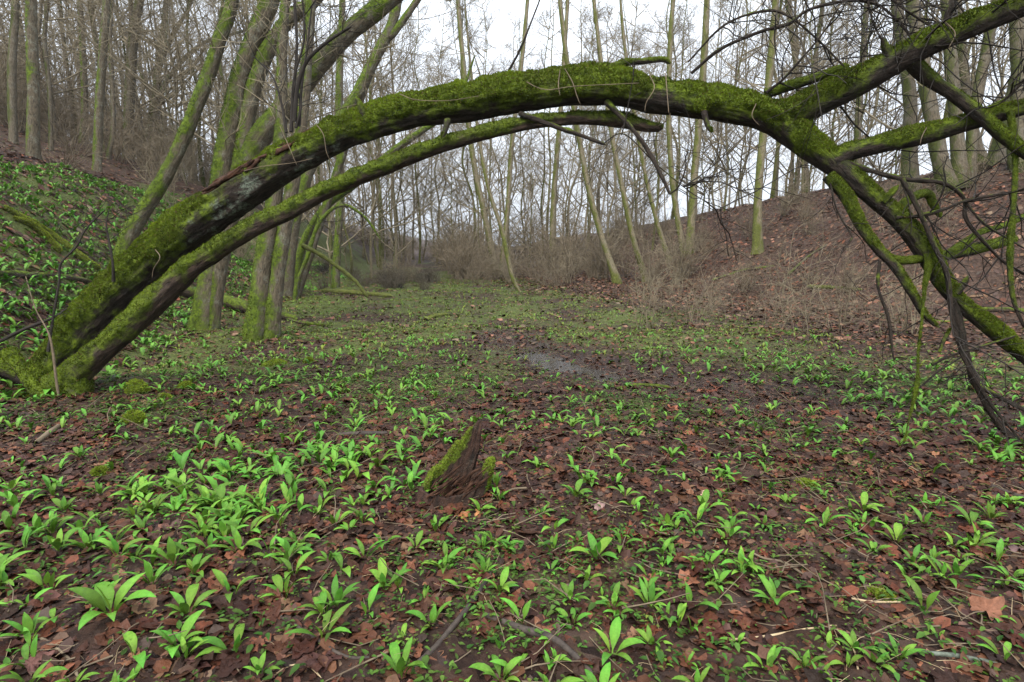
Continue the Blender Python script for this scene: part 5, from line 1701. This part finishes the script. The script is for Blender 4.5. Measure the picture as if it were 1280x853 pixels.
def herb_proto(n_, r_, h, col):
    Vs, Fs, T_, o_ = [], [], [], 0
    for q in range(n_):
        V = round_leaf(r_ * rng.uniform(0.6, 1.2), rng.uniform(-0.8, 0.8))
        V = V @ rotz(rng.uniform(0, 6.28)).T + np.array([rng.normal(0, 0.025), rng.normal(0, 0.025), rng.uniform(0.0, h)])
        Vs.append(V)
        Fs.append(np.array([[0, 1, 2, 3], [0, 3, 4, 5]]) + o_)
        T_.append(np.tile(np.array([*(np.array(col) * rng.uniform(0.7, 1.35)), 1.0]), (6, 1)))
        o_ += 6
    V = np.vstack(Vs)
    return V, np.vstack(Fs), V * 0, np.vstack(T_)


herbs = [herb_proto(6, 0.013, 0.03, (0.040, 0.092, 0.012)), herb_proto(5, 0.010, 0.015, (0.055, 0.110, 0.016)), herb_proto(7, 0.008, 0.015, (0.085, 0.135, 0.022)), herb_proto(4, 0.016, 0.03, (0.042, 0.088, 0.014)), herb_proto(5, 0.010, 0.012, (0.13, 0.14, 0.03)), herb_proto(6, 0.008, 0.012, (0.12, 0.115, 0.035)), herb_proto(6, 0.009, 0.014, (0.10, 0.12, 0.025))]


def scatter_xy(n_, y0, y1, dens_fn, power=1.0):
    t = rng.random(n_ * 3) ** power
    y = y0 + (y1 - y0) * t
    x = rng.uniform(-1, 1, len(y)) * (1.03 * y + 1.4)
    ok = rng.random(len(y)) < dens_fn(x, y)
    return np.stack([x[ok], y[ok]], -1)[:n_]


hx_n = scatter_xy(8000, 1.4, 6, lambda x, y: np.clip(green_amount(x, y) * 1.1 + 0.05, 0, 1), 0.9)
scatter_joined('seedling_herbs', herbs[:4], hx_n, rng.uniform(0.5, 1.15, len(hx_n)), M['herb'], 'dark green seedlings between the nearest garlic plants', 'ground cover', hue=0.4)
hx = np.vstack([scatter_xy(5000, 5.5, 9.5, lambda x, y: np.clip(green_amount(x, y) * 1.1 + 0.05, 0, 1), 0.9), scatter_xy(7500, 9, 26, lambda x, y: np.clip(green_amount(x, y), 0, 1) ** 1.5, 0.9)])
scatter_joined('ground_herbs', herbs[2:3] + herbs[4:], hx, np.where(hx[:, 1] < 9, rng.uniform(0.7, 1.3, len(hx)), rng.uniform(1.1, 1.9, len(hx))), M['herb'], 'tiny dark green herbs and moss sprigs between the garlic', 'ground cover', hue=0.35)


def litter_proto(size, col):
    n_ = 9
    t = np.array([0, 0.42, 1.0])
    w = size * 0.36 * np.array([0.35, 1.0, 0.08]) * rng.uniform(0.7, 1.25, 3)
    x = (t - 0.5) * size
    c1, c2 = rng.uniform(-0.5, 0.9), rng.uniform(-0.4, 0.5)
    z = c2 * size * (t - 0.5) ** 2 * 2
    V = np.vstack([np.stack([x, -w, z + c1 * w * 0.6], -1), np.stack([x, 0 * w, z], -1), np.stack([x, w, z + c1 * w * 0.6 * rng.uniform(0.2, 1.3)], -1)])
    tl, tt = rng.normal(0, 0.25, 2)
    Rx = np.array([[1, 0, 0], [0, math.cos(tl), -math.sin(tl)], [0, math.sin(tl), math.cos(tl)]])
    Ry = np.array([[math.cos(tt), 0, math.sin(tt)], [0, 1, 0], [-math.sin(tt), 0, math.cos(tt)]])
    V = V @ Rx.T @ Ry.T + np.array([0, 0, size * 0.10 + 0.004])
    i = np.arange(2)
    Fq = np.vstack([np.stack([i, i + 1, 3 + i + 1, 3 + i], -1), np.stack([3 + i, 3 + i + 1, 6 + i + 1, 6 + i], -1)])
    cc = np.array(col) * rng.uniform(0.75, 1.25) * np.array([0.92, 0.74, 0.63])
    T_ = np.tile(np.array([*cc, 1.0]), (9, 1))
    T_[:, :3] *= rng.uniform(0.8, 1.2, (9, 1))
    return V, Fq, V * 0, T_


def folded_proto(size, col):
    f_ = rng.uniform(-0.35, 0.55)
    V = np.array([[-0.5, 0, 0], [-0.22, -0.34, f_ * 0.34], [0.2, -0.30, f_ * 0.30], [0.52, 0, rng.uniform(-0.1, 0.25)], [0.2, 0.30, f_ * 0.30], [-0.22, 0.34, f_ * 0.34]]) * size
    V = V * np.array([1, rng.uniform(0.7, 1.2), 1]) * rng.uniform(0.85, 1.15, (6, 1))
    tl, tt = rng.normal(0, 0.25, 2)
    V[:, 2] += tl * V[:, 1] + tt * V[:, 0] + size * 0.12 + 0.003
    T_ = np.tile(np.array([*(np.array(col) * rng.uniform(0.75, 1.25) * np.array([0.92, 0.74, 0.63])), 1.0]), (6, 1))
    T_[:, :3] *= rng.uniform(0.75, 1.25, (6, 1))
    return V, np.array([[0, 1, 2, 3], [0, 3, 4, 5]]), V * 0, T_


lcols = [(0.060, 0.032, 0.022), (0.038, 0.022, 0.017), (0.085, 0.042, 0.026), (0.050, 0.033, 0.031), (0.11, 0.060, 0.036), (0.030, 0.018, 0.014), (0.070, 0.046, 0.040), (0.042, 0.024, 0.018), (0.055, 0.028, 0.018), (0.12, 0.080, 0.060), (0.028, 0.018, 0.016), (0.095, 0.055, 0.034)]
lit_dark = [litter_proto(rng.uniform(0.045, 0.085), c) for c in lcols[:9] + lcols[10:11]] + [litter_proto(0.06, lcols[4])]
lit_dark = lit_dark[::2] + [folded_proto(rng.uniform(0.045, 0.085), c) for c in lcols]
lit_slope = [folded_proto(rng.uniform(0.05, 0.09), c) for c in lcols]
lit_tan = [folded_proto(rng.uniform(0.06, 0.10), (np.array(c) * np.array([1.05, 1.08, 1.05]) + np.array([0.010, 0.008, 0.006]))) for c in lcols]


def lobed_proto(size, col):
    n_ = 18
    a = np.linspace(0, 2 * np.pi, n_, endpoint=False)
    lob = int(rng.integers(3, 6))
    r = size * 0.5 * (0.6 + 0.4 * np.abs(np.cos(a * lob / 2)) ** 1.3) * (0.85 + 0.3 * rng.random(n_))
    V = np.stack([r * np.cos(a) * 1.25, r * np.sin(a), size * (0.10 * np.sin(2 * a + rng.uniform(0, 6)) + 0.08 * rng.normal(0, 1, n_))], -1)
    m_ = V * 0.5
    m_[:, 2] = V[:, 2] * 0.3 + size * 0.03 * rng.normal(0, 1, n_)
    V = np.vstack([m_, V]) + np.array([0, 0, size * 0.14])
    k = np.arange(n_)
    k2 = (k + 1) % n_
    Fq = np.vstack([np.stack([k, n_ + k, n_ + k2, k2], -1), np.array([[0, 4, 9, 13], [0, 1, 2, 4], [2, 3, 4, 4 - 1], [4, 5, 7, 9], [9, 10, 12, 13], [13, 14, 16, 0]])[[0, 1, 3, 4, 5]]])
    T_ = np.tile(np.array([*(np.array(col) * rng.uniform(0.8, 1.2) * np.array([0.85, 0.66, 0.55])), 1.0]), (2 * n_, 1))
    T_[:, :3] *= rng.uniform(0.7, 1.3, (2 * n_, 1))
    return V, Fq, V * 0, T_


lobed = [lobed_proto(rng.uniform(0.06, 0.115), c) for c in [(0.075, 0.036, 0.022), (0.045, 0.024, 0.018), (0.10, 0.052, 0.032), (0.050, 0.034, 0.032), (0.034, 0.020, 0.016), (0.085, 0.038, 0.022), (0.13, 0.075, 0.048), (0.060, 0.030, 0.020)]]
lo_xy = scatter_xy(2600, 1.35, 5.5, lambda x, y: np.clip(0.9 - 0.4 * green_amount(x, y), 0, 1), 0.8)
scatter_joined('fallen_leaves', lobed, lo_xy, rng.uniform(0.6, 1.15, len(lo_xy)), M['litter'], 'crumpled brown lobed leaves lying over the near litter', 'leaves', hue=0.4)
lx2 = scatter_xy(34000, 1.35, 4.2, lambda x, y: np.clip(0.95 - 0.3 * green_amount(x, y), 0, 1), 0.75)
scatter_joined('leaf_crumbs', [folded_proto(rng.uniform(0.03, 0.055), c) for c in lcols + lcols], lx2, rng.uniform(0.3, 1.0, len(lx2)), M['litter'], 'broken crumbs of dead leaves matted on the nearest soil', 'leaves', hue=0.5)
lx = scatter_xy(40000, 1.35, 10, lambda x, y: np.clip(0.75 - 0.4 * green_amount(x, y), 0, 1), 0.85)
scatter_joined('leaf_litter', lit_dark, lx, rng.uniform(0.2, 0.95, len(lx)), M['litter'], 'wet dark brown dead leaves covering the near floor', 'leaves', hue=0.45)


def bank_xy(n_):
    y = 6.5 + 24 * rng.random(n_ * 4) ** 0.9
    x = toe_right(y) + rng.uniform(-5.8, 11, len(y))
    ok = (np.abs(x) < 1.03 * y + 1.4) & (rng.random(len(y)) < 0.3 + 0.7 * leafy_amount(x, y))
    return np.stack([x[ok], y[ok]], -1)[:n_]


bx = bank_xy(44000)
mx_ = scatter_xy(18000, 8, 24, lambda x, y: 0.8 - 0.3 * green_amount(x, y), 0.9)
hl = scatter_xy(14000, 8, 34, lambda x, y: np.where(toe_left(y) - x > 3.6, 0.9, 0.0))
sl_y = rng.uniform(3.6, 17, 17000)
sl_x = toe_left(sl_y) + 0.5 - 6.0 * rng.random(17000)
ok = np.abs(sl_x) < 0.98 * sl_y + 0.7
sl_ = np.stack([sl_x[ok], sl_y[ok]], -1)
scatter_joined('slope_litter', lit_slope, sl_, rng.uniform(0.5, 1.4, len(sl_)), M['litter'], 'dark wet leaf litter showing between garlic on the left slope', 'leaves', hue=0.5)
bx = np.vstack([bx, hl, mx_])
scatter_joined('bank_litter', lit_tan, bx, rng.uniform(0.45, 1.35, len(bx)), M['litter'], 'brown beech leaf litter blanketing the right bank and the far flat', 'leaves', hue=0.45)

# small loose twigs of the litter
tk = scatter_xy(1500, 1.4, 8, lambda x, y: 0.5 + 0 * x)
st = np.stack([tk[:, 0], tk[:, 1], ground(tk[:, 0], tk[:, 1]) + 0.014], -1)
az = rng.uniform(0, 6.28, len(st))
tp = grow(st, np.stack([np.cos(az), np.sin(az), rng.normal(0, 0.05, len(st))], -1), rng.uniform(0.06, 0.30, len(st)), 4, 0.2, 0.0)
tp[..., 2] = np.maximum(tp[..., 2], ground(tp[..., 0], tp[..., 1]) + 0.004)
v, f = thin_tubes(tp, rng.uniform(0.002, 0.0045, len(st)), np.full(len(st), 0.0015), 4)
tag(obj('twig_litter', make_mesh('twig_litter', v, f, M['vine'])), 'small broken twigs strewn through the dead leaves', 'twigs', kind='stuff')


gs = scatter_xy(5200, 1.5, 14, lambda x, y: 0.35 + 0.5 * n2(x, y, 0.8, 2, 12.0))
gp = np.stack([gs[:, 0], gs[:, 1], ground(gs[:, 0], gs[:, 1])], -1)
az = rng.uniform(0, 6.28, len(gp))
gb = grow(gp, np.stack([np.cos(az), np.sin(az), rng.uniform(0.1, 1.2, len(gp))], -1), rng.uniform(0.04, 0.13, len(gp)), 3, 0.12, -0.3)
v, f = thin_tubes(gb, rng.uniform(0.0010, 0.0018, len(gp)), np.full(len(gp), 0.0005), 3)
tag(obj('dry_grass', make_mesh('dry_grass', v, f, M['straw'])), 'thin dry grass blades and stalks among the litter', 'grass', kind='stuff')
gs = scatter_xy(9000, 3.0, 22, lambda x, y: np.clip(0.25 + 0.5 * n2(x, y, 1.0, 2, 13.0) + 0.3 * (y > 9), 0, 1) * (x < toe_right(y) - 1))
gp = np.stack([gs[:, 0], gs[:, 1], ground(gs[:, 0], gs[:, 1])], -1)
az = rng.uniform(0, 6.28, len(gp))
gb = grow(gp, np.stack([np.cos(az), np.sin(az), rng.uniform(0.6, 1.6, len(gp))], -1), rng.uniform(0.05, 0.14, len(gp)), 3, 0.12, -0.3)
v, f = thin_tubes(gb, rng.uniform(0.0016, 0.003, len(gp)), np.full(len(gp), 0.0006), 3)
M['grass'] = flat_mat('thin_grass', (0.045, 0.085, 0.015), (0.15, 0.19, 0.045), 3.0)
tag(obj('grass', make_mesh('grass', v, f, M['grass'])), 'short sparse yellow-green grass on the meadow floor', 'grass', kind='stuff')


# ------------------------------------------------------------------ damp air
m, n, b, out = new_mat('damp_air')
n.nodes.remove(b)
pv = N(n, 'ShaderNodeVolumePrincipled')
pv.inputs['Color'].default_value = (0.92, 0.95, 1.0, 1)
pv.inputs['Density'].default_value = 0.0004
pv.inputs['Anisotropy'].default_value = 0.2
n.links.new(pv.outputs[0], out.inputs['Volume'])
hx0, hx1, hy0, hy1, hz0, hz1 = -268, 268, -8, 336, -4.0, 78.0
hv = np.array([[x, y, z] for x in (hx0, hx1) for y in (hy0, hy1) for z in (hz0, hz1)], float)
hf = np.array([[0, 1, 3, 2], [4, 6, 7, 5], [0, 4, 5, 1], [2, 3, 7, 6], [0, 2, 6, 4], [1, 5, 7, 3]])
tag(obj('haze', make_mesh('haze', hv, hf, m, smoothed=False)), 'thin damp haze hanging in the valley', kind='stuff')
